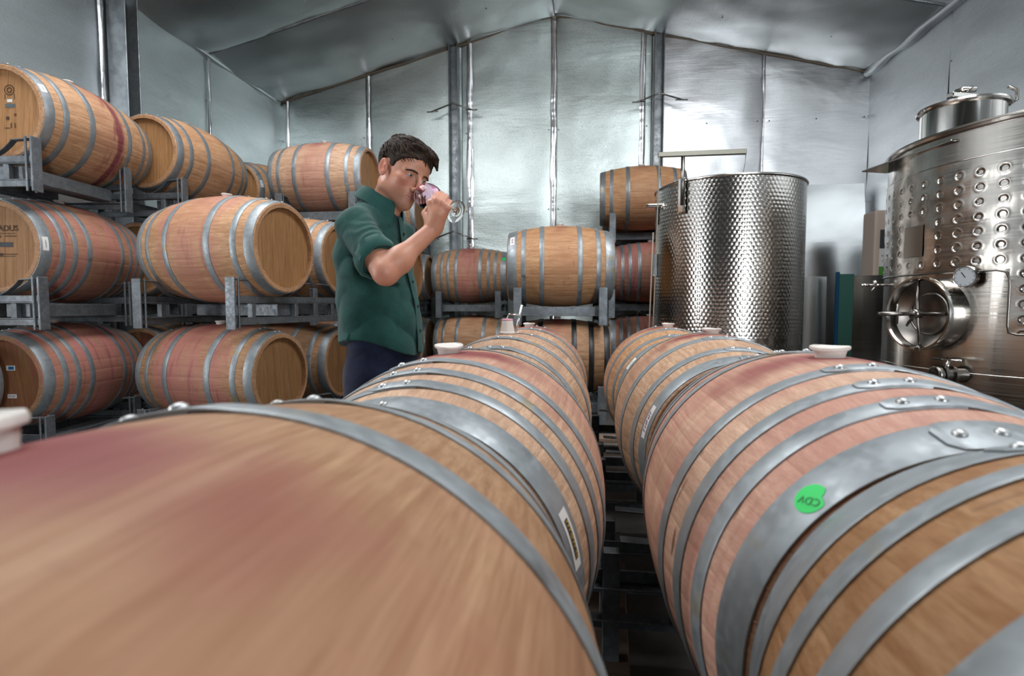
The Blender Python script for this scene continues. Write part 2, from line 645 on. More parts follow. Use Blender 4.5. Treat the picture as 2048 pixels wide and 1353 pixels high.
def wrinkled_tube(pts, r, seed, n=7, amp=.35):
    m = MB()
    rs = [r * (1 + amp * nz(i * .37, seed, 0, 1.0) * 1.6) for i in range(len(pts))]
    pts = [(p[0] + r * .5 * nz(i * .31, seed, 5), p[1] + r * .5 * nz(i * .31, seed, 9), p[2] + r * .6 * nz(i * .29, seed, 2)) for i, p in enumerate(pts)]
    m.tube(pts, rs, n)
    return m.mesh('fold', True)


for y in lys[1:5]:
    pts = [(x, y, roof_z(x) - .005) for x in np.linspace(XL + .02, XR - .02, 46)]
    trim(wrinkled_tube(pts, .017, y), M['column'])
pts = [(x, YB - .03, roof_z(x) - .012) for x in np.linspace(XL + .02, XR - .02, 60)]
trim(wrinkled_tube(pts, .016, 3.3), M['rope'])
trim(wrinkled_tube([(XR - .05, y, EAVE - .02) for y in np.linspace(-2, YB - .05, 60)], .055, 8.1), M['foil_side'])
trim(wrinkled_tube([(XL + .03, y, EAVE - .01) for y in np.linspace(-2, YB - .05, 60)], .03, 4.4), M['foil_side'])
# foil tape down the wall seams


def tape(x, y, z0, z1, w, seed, ax='x'):
    nv = 44
    v = []
    for j in range(nv + 1):
        z = z0 + (z1 - z0) * j / nv
        ww = w * (1 + .35 * nz(seed, z, 0, 2.2))
        tw = .012 * nz(seed, z, 4, 3.0)
        off = .010 * nz(seed, z, 9, 1.4)
        for k in range(5):
            t = (k / 4 - .5)
            bulge = .012 * (1 - 4 * t * t) + .008 * nz(k * .8, z, seed, 4)
            if ax == 'x':
                v.append((x + off + ww * t, y - .012 - bulge - tw * t * 2, z))
            else:
                v.append((x + .012 + bulge + tw * t * 2, y + off + ww * t, z))
    f = [(j * 5 + k, j * 5 + k + 1, (j + 1) * 5 + k + 1, (j + 1) * 5 + k) for j in range(nv) for k in range(4)]
    me = mesh('tape', v, f, True)
    me.materials.append(M['tape'])
    return me


for x, wd in ((-4.40, .05), (-3.14, .065), (-1.62, .085), (-.42, .075), (.80, .075), (2.38, .03)):
    obj('seam_tape', tape(x, YB - .03, .02, roof_z(x) - .03, wd, x), None, wall_back)
for y, wd in ((6.2, .04), (4.70, .05), (5.0, .06)):
    obj('seam_tape', tape(XL + .03, y, .02, EAVE - .05, wd, y, 'y'), None, wall_left)


# steel columns
def channel(w, d, h, t=.012):
    m = MB()
    m.box((-w / 2, 0, 0), (-w / 2 + t, d, h))
    m.box((w / 2 - t, 0, 0), (w / 2, d, h))
    m.box((-w / 2 + t, d - t, 0), (w / 2 - t, d, h))
    return bevel_mesh(m.mesh('column'), .003)


for x, wd in ((-1.83, .135), (1.0, .13)):
    c = trim(channel(wd, .13, roof_z(x) - .02), M['column'])
    c.location = (x, YB - .19, 0)
    for z in (3.86, 2.08):
        m = MB()
        m.tube([(-.30, -.06, -.06), (0, -.02, .06), (.30, -.06, -.06)], .011, 6)
        m.tube([(-.36, -.06, -.06), (-.20, -.06, -.055)], .008, 6)
        m.tube([(.20, -.06, -.055), (.36, -.06, -.06)], .008, 6)
        obj('bracket', m.mesh('bracket', True), M['darksteel'], c, (0, 0, z))
c = trim(channel(.16, .20, EAVE - .06), M['column'])
c.location = (XL + .24, 4.84, 0)
c.rotation_euler = (0, 0, rad(90))

# ------------------------------------------------------------------ barrels
HALF = .47
CACHE = {}
K8 = [(.150, .036, 0), (.252, .033, 0), (.335, .035, 0), (.434, .066, 0)]
K6 = [(.165, .042, 0), (.340, .036, 0), (.436, .056, 0)]
KB = [(.150, .045, 0), (.300, .045, 0), (.436, .050, 0)]


def prof(s, Rb, Rh):
    return Rb - (Rb - Rh) * (abs(s) / HALF) ** 2


def stave_mesh(wdeg, Rb, Rh):
    k = ('stave', wdeg, Rb, Rh)
    if k in CACHE:
        return CACHE[k]
    a = rad(wdeg) / 2 - .00005
    e = .004
    inner = max(2, int(math.ceil(wdeg / 4.0)))
    aa = [-a, -a + e] + [(-a + e) + (2 * a - 2 * e) * i / inner for i in range(1, inner)] + [a - e, a]
    ss = [-HALF, -HALF + .006] + [(-HALF + .006) + (2 * HALF - .012) * i / 16 for i in range(1, 16)] + [HALF - .006, HALF]
    na, ns = len(aa), len(ss)
    v = []
    for i, s in enumerate(ss):
        r0 = prof(s, Rb, Rh) - (.005 if i in (0, ns - 1) else 0)
        for j, t in enumerate(aa):
            r = r0 - (.00035 if j in (0, na - 1) else 0)
            v.append((s, r * math.sin(t), r * math.cos(t)))
    f = [(i * na + j, i * na + j + 1, (i + 1) * na + j + 1, (i + 1) * na + j) for i in range(ns - 1) for j in range(na - 1)]
    nsm = len(f)
    b = len(v)
    th = .028
    for i, s in enumerate(ss):
        r = prof(s, Rb, Rh)
        for t in (-a, a):
            v.append((s, (r - .00035) * math.sin(t), (r - .00035) * math.cos(t)))
        for t in (-a, a):
            v.append((s, (r - th) * math.sin(t), (r - th) * math.cos(t)))
    for i in range(ns - 1):
        q, p = b + i * 4, b + (i + 1) * 4
        f += [(q, p, p + 2, q + 2), (q + 1, q + 3, p + 3, p + 1), (q + 2, p + 2, p + 3, q + 3)]
    q, p = b, b + (ns - 1) * 4
    f += [tuple([q + 2, q + 3] + list(range(na - 1, -1, -1))), tuple([p + 3, p + 2] + list(range((ns - 1) * na, ns * na)))]
    me = mesh('stave', v, f)
    me.polygons.foreach_set('use_smooth', [True] * nsm + [False] * (len(f) - nsm))
    me.materials.append(M['stave'])
    CACHE[k] = me
    return me


def hoop_mesh(s0, w, Rb, Rh, mat):
    """a riveted band: it runs round once and laps over its own start"""
    k = ('hoop', round(s0, 4), w, Rb, Rh, mat.name)
    if k in CACHE:
        return CACHE[k]
    lap = .30
    nn = 100
    ang = list(np.linspace(0, 2 * PI - .12, nn)) + list(np.linspace(2 * PI - .08, 2 * PI + lap, 12))
    v = []
    t = .0022
    for i, th in enumerate(ang):
        lift = .0002 + (.0026 * min(1, max(0, (th - (2 * PI - .14)) / .12)))
        fr = (th - (2 * PI + lap - .06)) / .06
        hw = w / 2 * (1 if fr < 0 else math.sqrt(max(.04, 1 - .75 * fr * fr)))
        for s, o in ((-hw, 0), (-hw, t), (-hw + .0015, t + .0007), (hw - .0015, t + .0007), (hw, t), (hw, 0)):
            r = prof(s0 + s, Rb, Rh) + lift + o
            v.append((s0 + s, r * math.sin(th), r * math.cos(th)))
    m = len(ang)
    f = []
    for i in range(m - 1):
        for j in range(6):
            j2 = (j + 1) % 6
            f.append((i * 6 + j, i * 6 + j2, (i + 1) * 6 + j2, (i + 1) * 6 + j))
    f += [tuple(range(5, -1, -1)), tuple((m - 1) * 6 + j for j in range(6))]
    me = mesh('hoop', v, f)
    smooth_by_angle(me, 28)
    me.materials.append(mat)
    CACHE[k] = me
    return me


def rivet_mesh():
    if 'rivet' not in CACHE:
        m = MB()
        m.lathe([(.0085, 0), (.0082, .0018), (.0068, .0038), (.004, .0052), (.0004, .0058)], 12)
        me = m.mesh('rivet', True)
        me.materials.append(M['rivet'])
        CACHE['rivet'] = me
    return CACHE['rivet']


def head_planks(Rh, n=7, seed=0):
    k = ('planks', Rh, seed % 3)
    if k in CACHE:
        return CACHE[k]
    rg = random.Random(seed % 3)
    R = Rh - .018
    ws = [rg.uniform(.7, 1.3) for _ in range(n)]
    tot = sum(ws)
    y = -R
    out = []
    for i, ww in enumerate(ws):
        y0 = y
        y1 = y + 2 * R * ww / tot
        y = y1
        a0, a1 = y0 + .0006, y1 - .0006
        ys = np.linspace(a0, a1, 7)
        top = [(q, math.sqrt(max(0, R * R - q * q))) for q in ys]
        pts = top + [(q, -z) for q, z in top[::-1]]
        m = len(pts)
        dx = rg.uniform(-.0008, .0008)
        v = [(dx, q, z) for q, z in pts] + [(dx - .02, q, z) for q, z in pts]
        f = [tuple(range(m))[::-1], tuple(range(m, 2 * m))] + [(j, (j + 1) % m, m + (j + 1) % m, m + j) for j in range(m)]
        me = mesh('head_plank', v, f)
        me.materials.append(M['head'])
        out.append(me)
    CACHE[k] = out
    return out


def bung_mesh(kind):
    k = ('bung', kind)
    if k in CACHE:
        return CACHE[k]
    m = MB()
    if kind == 'flat':
        nn = 36
        pr = [(.0005, -.010), (.024, -.010), (.0285, .008), (.0295, .0125), (.034, .0135), (.0355, .017), (.0345, .0205), (.0315, .0215), (.0295, .0195), (.010, .0185), (.0005, .0185)]
        m.lathe(pr, nn)
        for i, p in enumerate(m.v):
            r = math.hypot(p[0], p[1])
            if r > .030:
                t = math.atan2(p[1], p[0])
                s = 1 + .02 * math.cos(12 * t)
                m.v[i] = (p[0] * s, p[1] * s, p[2] + .0012 * math.sin(t * 2 + 1))
    else:
        m.lathe([(.0005, -.01), (.028, -.01), (.031, .002), (.034, .004), (.034, .009), (.030, .011), (.0245, .045), (.0235, .060), (.0215, .064), (.019, .063), (.018, .05), (.0005, .048)], 32)
    me = m.mesh('bung')
    smooth_by_angle(me, 40)
    me.materials.append(M['bung'])
    CACHE[k] = me
    return me


def on_barrel(pts, s0, a0, Rb, Rh, off=.0035):
    """lay flat points (u along the round, v along the axis) on the barrel's surface"""
    out = []
    for u, vv in pts:
        s = s0 + vv
        r = prof(s, Rb, Rh) + off
        a = a0 + u / prof(s0, Rb, Rh)
        out.append((s, -r * math.sin(a) * -1 * -1, r * math.cos(a)))
    return out


def patch(w, h, s0, a0, Rb, Rh, off, mat, bite=False, circle=False):
    if circle:
        n_ = 28
        v2 = [(0, 0)]
        for i in range(n_):
            t = 2 * PI * i / n_
            r = w / 2
            if bite and abs((t - 5.55 + PI) % (2 * PI) - PI) < .55:
                r *= .62 + .6 * abs((t - 5.55 + PI) % (2 * PI) - PI)
            v2.append((r * math.cos(t), r * math.sin(t)))
        f = [(0, 1 + i, 1 + (i + 1) % n_) for i in range(n_)]
    else:
        n_ = 10
        v2 = [((i / n_ - .5) * w, s * h / 2) for i in range(n_ + 1) for s in (-1, 1)]
        f = [(2 * i, 2 * i + 2, 2 * i + 3, 2 * i + 1) for i in range(n_)]
    me = mesh('sticker', on_barrel(v2, s0, a0, Rb, Rh, off), f, True)
    me.materials.append(mat)
    return me


def text_mesh(body, size, mat, place, bold=False):
    cu = bpy.data.curves.new('lettering', 'FONT')
    cu.body = body
    cu.size = size
    cu.align_x = 'CENTER'
    cu.align_y = 'CENTER'
    cu.resolution_u = 3
    if bold:
        cu.offset = size * .02
    to = bpy.data.objects.new('lettering', cu)
    COL.objects.link(to)
    dg = bpy.context.evaluated_depsgraph_get()
    me = bpy.data.meshes.new_from_object(to.evaluated_get(dg))
    bpy.data.objects.remove(to)
    me.transform(Matrix.Identity(4))
    co = [place(v.co.x, v.co.y) for v in me.vertices]
    for v, c in zip(me.vertices, co):
        v.co = c
    me.materials.clear()
    me.materials.append(mat)
    me.update()
    return me


def scatter_marks(w, h, n_, rg):
    """illegible small print: a row of little strokes"""
    v, f = [], []
    for i in range(n_):
        x0 = (i + .12) / n_ * w - w / 2
        x1 = (i + .85) / n_ * w - w / 2
        hh = h / 2 * rg.uniform(.75, 1)
        k = len(v)
        if rg.random() < .5:
            q = [(x0, -hh), (x0 + (x1 - x0) * .35, -hh), (x0 + (x1 - x0) * .35, hh), (x0, hh), (x0, hh * .4), (x1, hh * .4), (x1, hh), (x0, hh)]
        else:
            q = [(x1 - (x1 - x0) * .35, -hh), (x1, -hh), (x1, hh), (x1 - (x1 - x0) * .35, hh), (x0, -hh * .2), (x1, -hh * .2), (x1, hh * .2), (x0, hh * .2)]
        v += q
        f += [(k, k + 1, k + 2, k + 3), (k + 4, k + 5, k + 6, k + 7)]
    return v, f


ROOTS = {}


def barrel(key, label, X, Y, Z, yaw, roll=0.0, hoops=K8, Rb=.35, Rh=.286, L=1.0, pink=.3, reach=.2, tone=1.0, sat=1.0, drip=0.0, bungst=.5,
           scuff=.3, headpink=0.0, bung='flat', rivets=True, planks=(True, True), mat='hoop', group='oak wine barrels', lapang=.10, htone=1.0):
    seed = (sum(ord(c) * (i + 3) for i, c in enumerate(key)) % 97) / 9.7
    rg = random.Random(key)
    t = thing('wine_barrel', label, 'barrel', (X, Y, Z - Rb), rad(yaw), group)
    ROOTS[key] = (t, Rb, Rh, roll)
    t.scale = (L, 1, 1)

    def props(o, ang):
        o['seed'] = seed
        o['ang'] = ang
        o['tone'] = tone
        o['sat'] = sat
        o['stave'] = rg.random()
        o['pink'] = pink
        o['reach'] = reach
        o['drip'] = drip
        o['bungstain'] = bungst
        o['scuff'] = scuff
    left = 360.0
    widths = [14.0]
    left -= 14
    while left > 0:
        c = [x for x in (9.0, 11.0, 13.0, 15.0) if x <= left and (left - x == 0 or left - x >= 9)]
        if not c:
            c = [left]
        x = rg.choice(c)
        widths.append(x)
        left -= x
    ang = -7.0
    for wd in widths:
        a = rad(ang + wd / 2)
        o = obj('stave', stave_mesh(wd, Rb, Rh), None, t, (0, 0, Rb), (a + roll, 0, 0))
        props(o, a)
        ang += wd
    for s0, wd, _ in hoops:
        for sgn in (-1, 1):
            # laps sit near the bung line
            la = lapang + rg.uniform(-.08, .08)
            h = obj('hoop', hoop_mesh(sgn * s0, wd, Rb, Rh, M[mat]), None, t, (0, 0, Rb), (roll + la, 0, 0))
            if rivets:
                for q in (.07, .22):
                    r = prof(sgn * s0, Rb, Rh) + .0052
                    slope = 2 * (Rb - Rh) * (sgn * s0) / HALF ** 2
                    th = q
                    o = obj('rivet', rivet_mesh(), None, h, (sgn * s0, r * math.sin(th), r * math.cos(th)), (-th, 0, 0))
                    o.rotation_euler = (Matrix.Rotation(-th, 3, 'X') @ Matrix.Rotation(math.atan(slope), 3, 'Y')).to_euler()
    for e, sgn in ((0, -1), (1, 1)):
        ms = head_planks(Rh, 7, int(seed * 10))
        for i, me in enumerate(ms):
            o = obj('head_plank', me, None, t, (sgn * .437, 0, Rb), (roll * sgn, 0, 0 if sgn > 0 else PI))
            o['seed'] = seed
            o['tone'] = tone * htone
            o['stave'] = rg.random()
            o['headpink'] = headpink
    if bung:
        c, s = math.cos(roll), math.sin(roll)
        o = obj('bung', bung_mesh(bung), None, t, (0, -Rb * s, Rb + Rb * c), (roll, 0, rg.uniform(0, 2)), 'white silicone bung')
    return t


Z1, Z2, Z3 = .61, 1.46, 2.29
FG = 'oak wine barrels in the two foreground rows'
barrel('L1', 'pale oak barrel nearest the camera, filling the lower left corner', -.30, .275, Z1 + .035, 90, roll=-.20, hoops=K6, pink=.12, tone=.75, sat=1.02, bungst=.9, scuff=.12, group=FG, lapang=.16)
barrel('L2', 'oak barrel beside the man, with a flat bung and a yellow lettered hoop label', -.292, 1.30, Z1 + .005, 89, roll=-.10, pink=.40, reach=.26, tone=1.12, sat=.84, bungst=.95, scuff=.15, group=FG, lapang=.05)
barrel('L3', 'oak barrel with a tall cone shaped bung in the left foreground row', -.308, 2.265, Z1, 89.5, roll=-.02, hoops=K6, pink=.12, tone=1.08, sat=.84, bungst=.2, bung='tall', scuff=.2, group=FG, lapang=.20)
barrel('L4', 'farthest oak barrel of the left foreground row, reddened round its bung', -.318, 3.235, Z1 - .005, 90, hoops=K6, pink=.45, reach=.3, tone=1.02, sat=.85, bungst=.9, group=FG, lapang=.25)
barrel('R1', 'golden oak barrel at the lower right corner with grey hoops', .49, .183, Z1 + .025, 90, roll=-.02, pink=.10, tone=.66, sat=1.10, bungst=.4, scuff=.35, group=FG, lapang=.18)
barrel('R2', 'pinkish oak barrel with a round green sticker on its wide hoop', .49, 1.13, Z1 + .02, 89.5, roll=-.02, pink=.55, reach=.52, tone=1.22, sat=.78, bungst=.8, scuff=.8, group=FG, lapang=.13)
barrel('R3', 'oak barrel with a purple lettered hoop label in the right foreground row', .48, 2.105, Z1 + .015, 90, hoops=K6, pink=.15, tone=1.02, sat=.86, bungst=.9, scuff=.4, group=FG, lapang=.18)
barrel('R4', 'farthest oak barrel of the right foreground row, next to the dimpled tank', .477, 3.16, Z1, 90, roll=.02, hoops=K6, pink=.2, tone=1.0, bungst=.8, group=FG, lapang=.1)

LG = 'oak barrels racked along the left wall'
barrel('A3', 'top barrel at the far left with a dark purple wine streak round its belly', -3.60, 3.42, Z3 - .02, 95, roll=.1, hoops=K6, pink=.22, tone=.92, drip=.85, scuff=.15, htone=1.0, mat='hoop_dark', group=LG)
barrel('A2', 'middle barrel at the far left, branded CADUS on its head', -3.69, 3.42, Z2 - .01, 96, roll=.05, pink=.8, reach=.46, tone=.80, scuff=.3, htone=.85, group=LG)
barrel('A1', 'wine reddened bottom barrel at the far left with two small labels on its head', -3.69, 3.40, Z1, 96, roll=-.1, pink=.95, reach=.5, tone=.78, scuff=.3, headpink=.75, htone=.8, group=LG)
barrel('A0', 'barrel at the left edge of the photo showing only a sliver of hoop', -3.80, 2.39, Z1, 91, pink=.3, tone=.85, group=LG, rivets=False)
barrel('B3', 'clean pale top barrel by the left wall, second from the left', -3.48, 4.43, Z3 + .02, 91, hoops=K6, pink=.06, tone=.97, bungst=.2, scuff=.1, htone=1.0, mat='hoop_dark', group=LG)
barrel('B2', 'mostly hidden middle barrel by the left wall behind the big racked pair', -3.58, 4.43, Z2, 91, hoops=K6, pink=.5, tone=.75, rivets=False, group=LG)
barrel('B1', 'mostly hidden bottom barrel by the left wall with a reddened head', -3.58, 4.43, Z1, 91, pink=.6, tone=.75, headpink=.9, rivets=False, group=LG)
barrel('C3', 'top barrel in the left corner with a small blue and white hoop label', -3.50, 5.72, Z3 - .02, 82, hoops=K6, pink=.1, tone=1.0, rivets=False, group=LG)
barrel('C2', 'middle barrel in the left corner, hidden behind the racked pair', -3.50, 5.72, Z2, 85, pink=.3, tone=.8, rivets=False, group=LG)
barrel('C1', 'bottom barrel in the left corner, hidden behind the racked pair', -3.50, 5.72, Z1, 85, pink=.3, tone=.8, rivets=False, group=LG)

MG = 'oak barrels racked behind the man'
barrel('M2', 'large middle height barrel left of the man with a wide head facing right', -2.41, 3.45, Z2, -9, Rb=.36, Rh=.29, hoops=K6, pink=.55, reach=.3, tone=.98, scuff=.3, htone=.80, group=MG)
barrel('M1', 'bottom barrel left of the man, wine stained between its hoops', -2.50, 3.50, Z1 - .005, -7, roll=.08, hoops=K6, pink=.85, reach=.36, tone=.86, scuff=.3, htone=.72, group=MG)
barrel('N2', 'middle height barrel half hidden behind the man\'s back', -2.43, 4.33, Z2, -8, hoops=K6, pink=.25, tone=.95, htone=.82, group=MG)
barrel('N1', 'bottom barrel half hidden behind the man\'s hip', -2.48, 4.38, Z1 - .01, -4, hoops=K6, pink=.15, tone=.78, htone=.72, group=MG)
barrel('T3', 'top barrel behind the man\'s head with a pink washed belly', -2.57, 5.24, Z3 + .06, 1, roll=.05, hoops=K6, pink=.5, reach=.26, tone=1.12, sat=.85, scuff=.15, htone=.95, group=MG)
barrel('T2', 'middle barrel of the stack behind the man\'s head', -2.55, 5.20, Z2 + .03, 0, hoops=K6, pink=.2, tone=.9, rivets=False, group=MG)
barrel('T1', 'bottom barrel of the stack behind the man\'s head', -2.55, 5.20, Z1 + .02, 0, hoops=K6, pink=.2, tone=.85, rivets=False, group=MG)
barrel('Q2', 'middle barrel whose head shows between the man\'s back and elbow', -2.38, 6.08, Z2, 1, hoops=K6, pink=.2, tone=.9, rivets=False, group=MG)
barrel('Q1', 'bottom barrel behind the man\'s right hip in the second row', -2.38, 6.08, Z1, 1, hoops=K6, pink=.2, tone=.8, rivets=False, group=MG)
barrel('P3', 'small looking top barrel whose head shows under the man\'s chin', -2.60, 7.02, Z3 - .01, 1, hoops=K6, pink=.1, tone=.95, rivets=False, group=MG)
barrel('P2', 'middle barrel by the back wall behind the man\'s elbow', -2.48, 7.02, Z2, 1, hoops=K8, pink=.2, tone=.9, rivets=False, group=MG)
barrel('P1', 'bottom barrel by the back wall behind the man\'s elbow', -2.48, 7.02, Z1, 1, hoops=K8, pink=.2, tone=.8, rivets=False, group=MG)

BG = 'oak barrels racked along the back wall'
barrel('V2', 'raised barrel right of the man with a red belly and many hoops', -1.40, 6.83, Z2, 1, roll=.1, pink=.85, reach=.2, tone=.92, rivets=False, mat='hoop', htone=.8, group=BG)
barrel('V1', 'pale barrel under the red bellied barrel right of the man', -1.36, 6.75, Z1, 0, hoops=K6, pink=.08, tone=1.0, rivets=False, mat='hoop_dark', group=BG)
barrel('W2', 'plump raised barrel in the centre with wide grey end hoops', -.21, 5.03, Z2 - .02, 4, Rb=.37, Rh=.30, hoops=[(.165, .040, 0), (.325, .040, 0), (.425, .078, 0)], pink=.1, tone=1.02, sat=1.04, drip=0.0, scuff=.3, rivets=True, group=BG)
barrel('W1', 'bottom barrel in the centre with black painted hoops', -.23, 5.0, Z1, 2, hoops=KB, pink=.25, reach=.2, tone=.78, bungst=.9, rivets=False, mat='hoop_black', group=BG)
barrel('X2', 'dark red barrel between the plump barrel and the dimpled tank', .78, 6.52, Z2 + .01, 0, pink=.95, reach=.5, tone=.82, rivets=False, group=BG)
barrel('X1', 'red bottom barrel showing between the right row and the dimpled tank', .78, 6.52, Z1, 0, pink=.95, reach=.5, tone=.85, rivets=False, group=BG)
barrel('Y3', 'top barrel beside the dimpled tank under its lid hoist', .66, 6.42, Z3 + .02, -2, Rb=.36, Rh=.295, hoops=K6, pink=.15, tone=.98, sat=1.04, rivets=False, mat='hoop_dark', group=BG)
barrel('Y4', 'top barrel by the back wall, peeping out behind the hoisted tank barrel', .72, 7.22, Z3 + .0, -1, hoops=K6, pink=.15, tone=.8, rivets=False, mat='hoop_dark', group=BG)
barrel('Y2', 'middle barrel by the back wall behind the dark red barrel', .75, 7.24, Z2, 0, hoops=K6, pink=.3, tone=.8, rivets=False, group=BG)
barrel('Y1', 'bottom barrel by the back wall behind the red barrel', .75, 7.24, Z1, 0, hoops=K6, pink=.3, tone=.8, rivets=False, group=BG)


# ---- stickers, labels and brands
t_, Rb_, Rh_, roll_ = ROOTS['L3']
mb = MB()
mb.lathe([(.0238, .0575), (.0240, .0605), (.0220, .0650), (.0188, .0640), (.0182, .0600)], 32)
b_ = [c for c in t_.children if c.name.startswith('bung')][0]
obj('bung_rim', mb.mesh('bung_rim', True), M['bung_pink'], b_, label='wine tinged rim of the bung')


def stick(key, name, me_fn, label=None, parent=None):
    t, Rb, Rh, roll = ROOTS[key]
    return obj(name, me_fn(Rb, Rh), None, parent or t, (0, 0, Rb) if parent is None else (0, 0, 0), (0, 0, 0), label)


rg = random.Random(4)


def print_label(key, s0, a0, w, h, back, ink, inkw, inkh, n_, black=False, off=.0036):
    p = stick(key, 'hoop_label', lambda Rb, Rh: patch(w, h, s0, a0, Rb, Rh, off, M[back]), 'small printed hoop label')

    def mk(Rb, Rh):
        v, f = scatter_marks(inkw, inkh, n_, rg)
        me = mesh('print', on_barrel(v, s0, a0, Rb, Rh, off + .0009), f)
        me.materials.append(M[ink])
        return me
    if black:
        stick(key, 'print', lambda Rb, Rh: patch(inkw * 1.06, inkh * 1.25, s0, a0, Rb, Rh, off + .0005, M['black']), None, p)
    stick(key, 'print', mk, None, p)


print_label('L2', -.434, rad(73), .098, .030, 'white', 'yellow', .062, .011, 9, True)
print_label('R3', -.434, rad(-70), .105, .024, 'white', 'purple', .066, .014, 7)
print_label('R4', -.434, rad(-52), .07, .026, 'white', 'grey', .03, .008, 4)
print_label('A3', -.437, rad(60), .055, .034, 'white', 'grey', .03, .010, 4)
print_label('A2', -.437, rad(86), .085, .034, 'white', 'grey', .05, .008, 6)
print_label('W2', -.425, rad(48), .10, .040, 'white', 'purple', .06, .022, 2)
print_label('C3', -.437, rad(78), .07, .03, 'white', 'blue', .05, .018, 3)
p = stick('R2', 'round_sticker', lambda Rb, Rh: patch(.042, .042, -.440, rad(-44), Rb, Rh, .0036, M['green'], True, True), 'bright green round sticker')
t_, Rb_, Rh_, _r = ROOTS['R2']


def _pl(x, y):
    c_, s_ = math.cos(rad(115)), math.sin(rad(115))
    return on_barrel([(x * c_ - y * s_ - .003, x * s_ + y * c_ - .002)], -.440, rad(-44), Rb_, Rh_, .0045)[0]


stick('R2', 'lettering', lambda Rb, Rh: text_mesh('CDV', .0145, M['greenink'], _pl), None, p)
for k_, s_ in (('V2', .437), ('T3', -.437)):
    stick(k_, 'round_sticker', lambda Rb, Rh: patch(.045, .045, s_, rad(50 if k_ == 'V2' else 20), Rb, Rh, .0036, M['green'], False, True), 'small green dot sticker')


def head_mark(key, me, name='head_label', label=None):
    t, Rb, Rh, roll = ROOTS[key]
    return obj(name, me, None, t, (-.4385, 0, Rb), (0, 0, PI), label)


def rect_yz(y, z, w, h, mat):
    me = mesh('mark', [(.0008, y - w / 2, z - h / 2), (.0008, y + w / 2, z - h / 2), (.0008, y + w / 2, z + h / 2), (.0008, y - w / 2, z + h / 2)], [(0, 1, 2, 3)])
    me.materials.append(mat)
    return me


def ring_yz(y, z, r, wd, mat):
    m = MB()
    k = 28
    m.add([(.0009, y + q * math.cos(2 * PI * i / k), z + q * math.sin(2 * PI * i / k)) for q in (r - wd, r) for i in range(k)],
          [(i, (i + 1) % k, k + (i + 1) % k, k + i) for i in range(k)])
    me = m.mesh('mark')
    me.materials.append(mat)
    return me


head_mark('A2', text_mesh('CADUS', .050, M['ink'], lambda x, y: (.001, x + .045, y + .115), True), 'lettering', 'burnt brand lettering CADUS')
for (y, z, w_, h_, mt) in ((0, .085, .13, .004, 'ink'), (.03, .068, .075, .006, 'ink'), (-.045, .065, .03, .01, 'ink'), (0, -.045, .14, .005, 'ink'), (.01, -.058, .09, .004, 'ink'), (-.035, -.05, .02, .022, 'ink'), (0, .015, .085, .030, 'black')):
    head_mark('A2', rect_yz(y + .045, z, w_, h_, M[mt]))
head_mark('A3', ring_yz(.045, .14, .032, .005, M['ink']), 'emblem', 'round burnt emblem')
head_mark('A3', ring_yz(.045, .14, .017, .006, M['ink']), 'emblem')
for (y, z, w_, h_, mt) in ((0, .075, .034, .018, 'white'), (0, .045, .062, .022, 'grey'), (-.03, .10, .004, .03, 'ink'), (.03, .10, .004, .03, 'ink'), (.03, -.01, .012, .014, 'ink'), (-.02, -.03, .02, .02, 'ink'), (0, -.075, .006, .03, 'ink'), (.025, -.075, .005, .03, 'ink'), (-.025, -.09, .03, .006, 'ink'), (0, -.16, .03, .005, 'ink')):
    head_mark('A3', rect_yz(y + .045, z, w_, h_, M[mt]))
for (y, z, w_, h_, mt) in ((.0, .075, .060, .032, 'white'), (0.0, -.105, .060, .026, 'white')):
    head_mark('A1', rect_yz(y + .05, z, w_, h_, M[mt]))
me = rect_yz(0.053, .075, .036, .02, M['blue'])
me.transform(Matrix.Translation((.0008, 0, 0)))
head_mark('A1', me)
v, f = scatter_marks(.045, .012, 6, rg)
me = mesh('print', [(.0018, x + .05, y - .105) for x, y in v], f)
me.materials.append(M['grey'])
head_mark('A1', me, 'print')


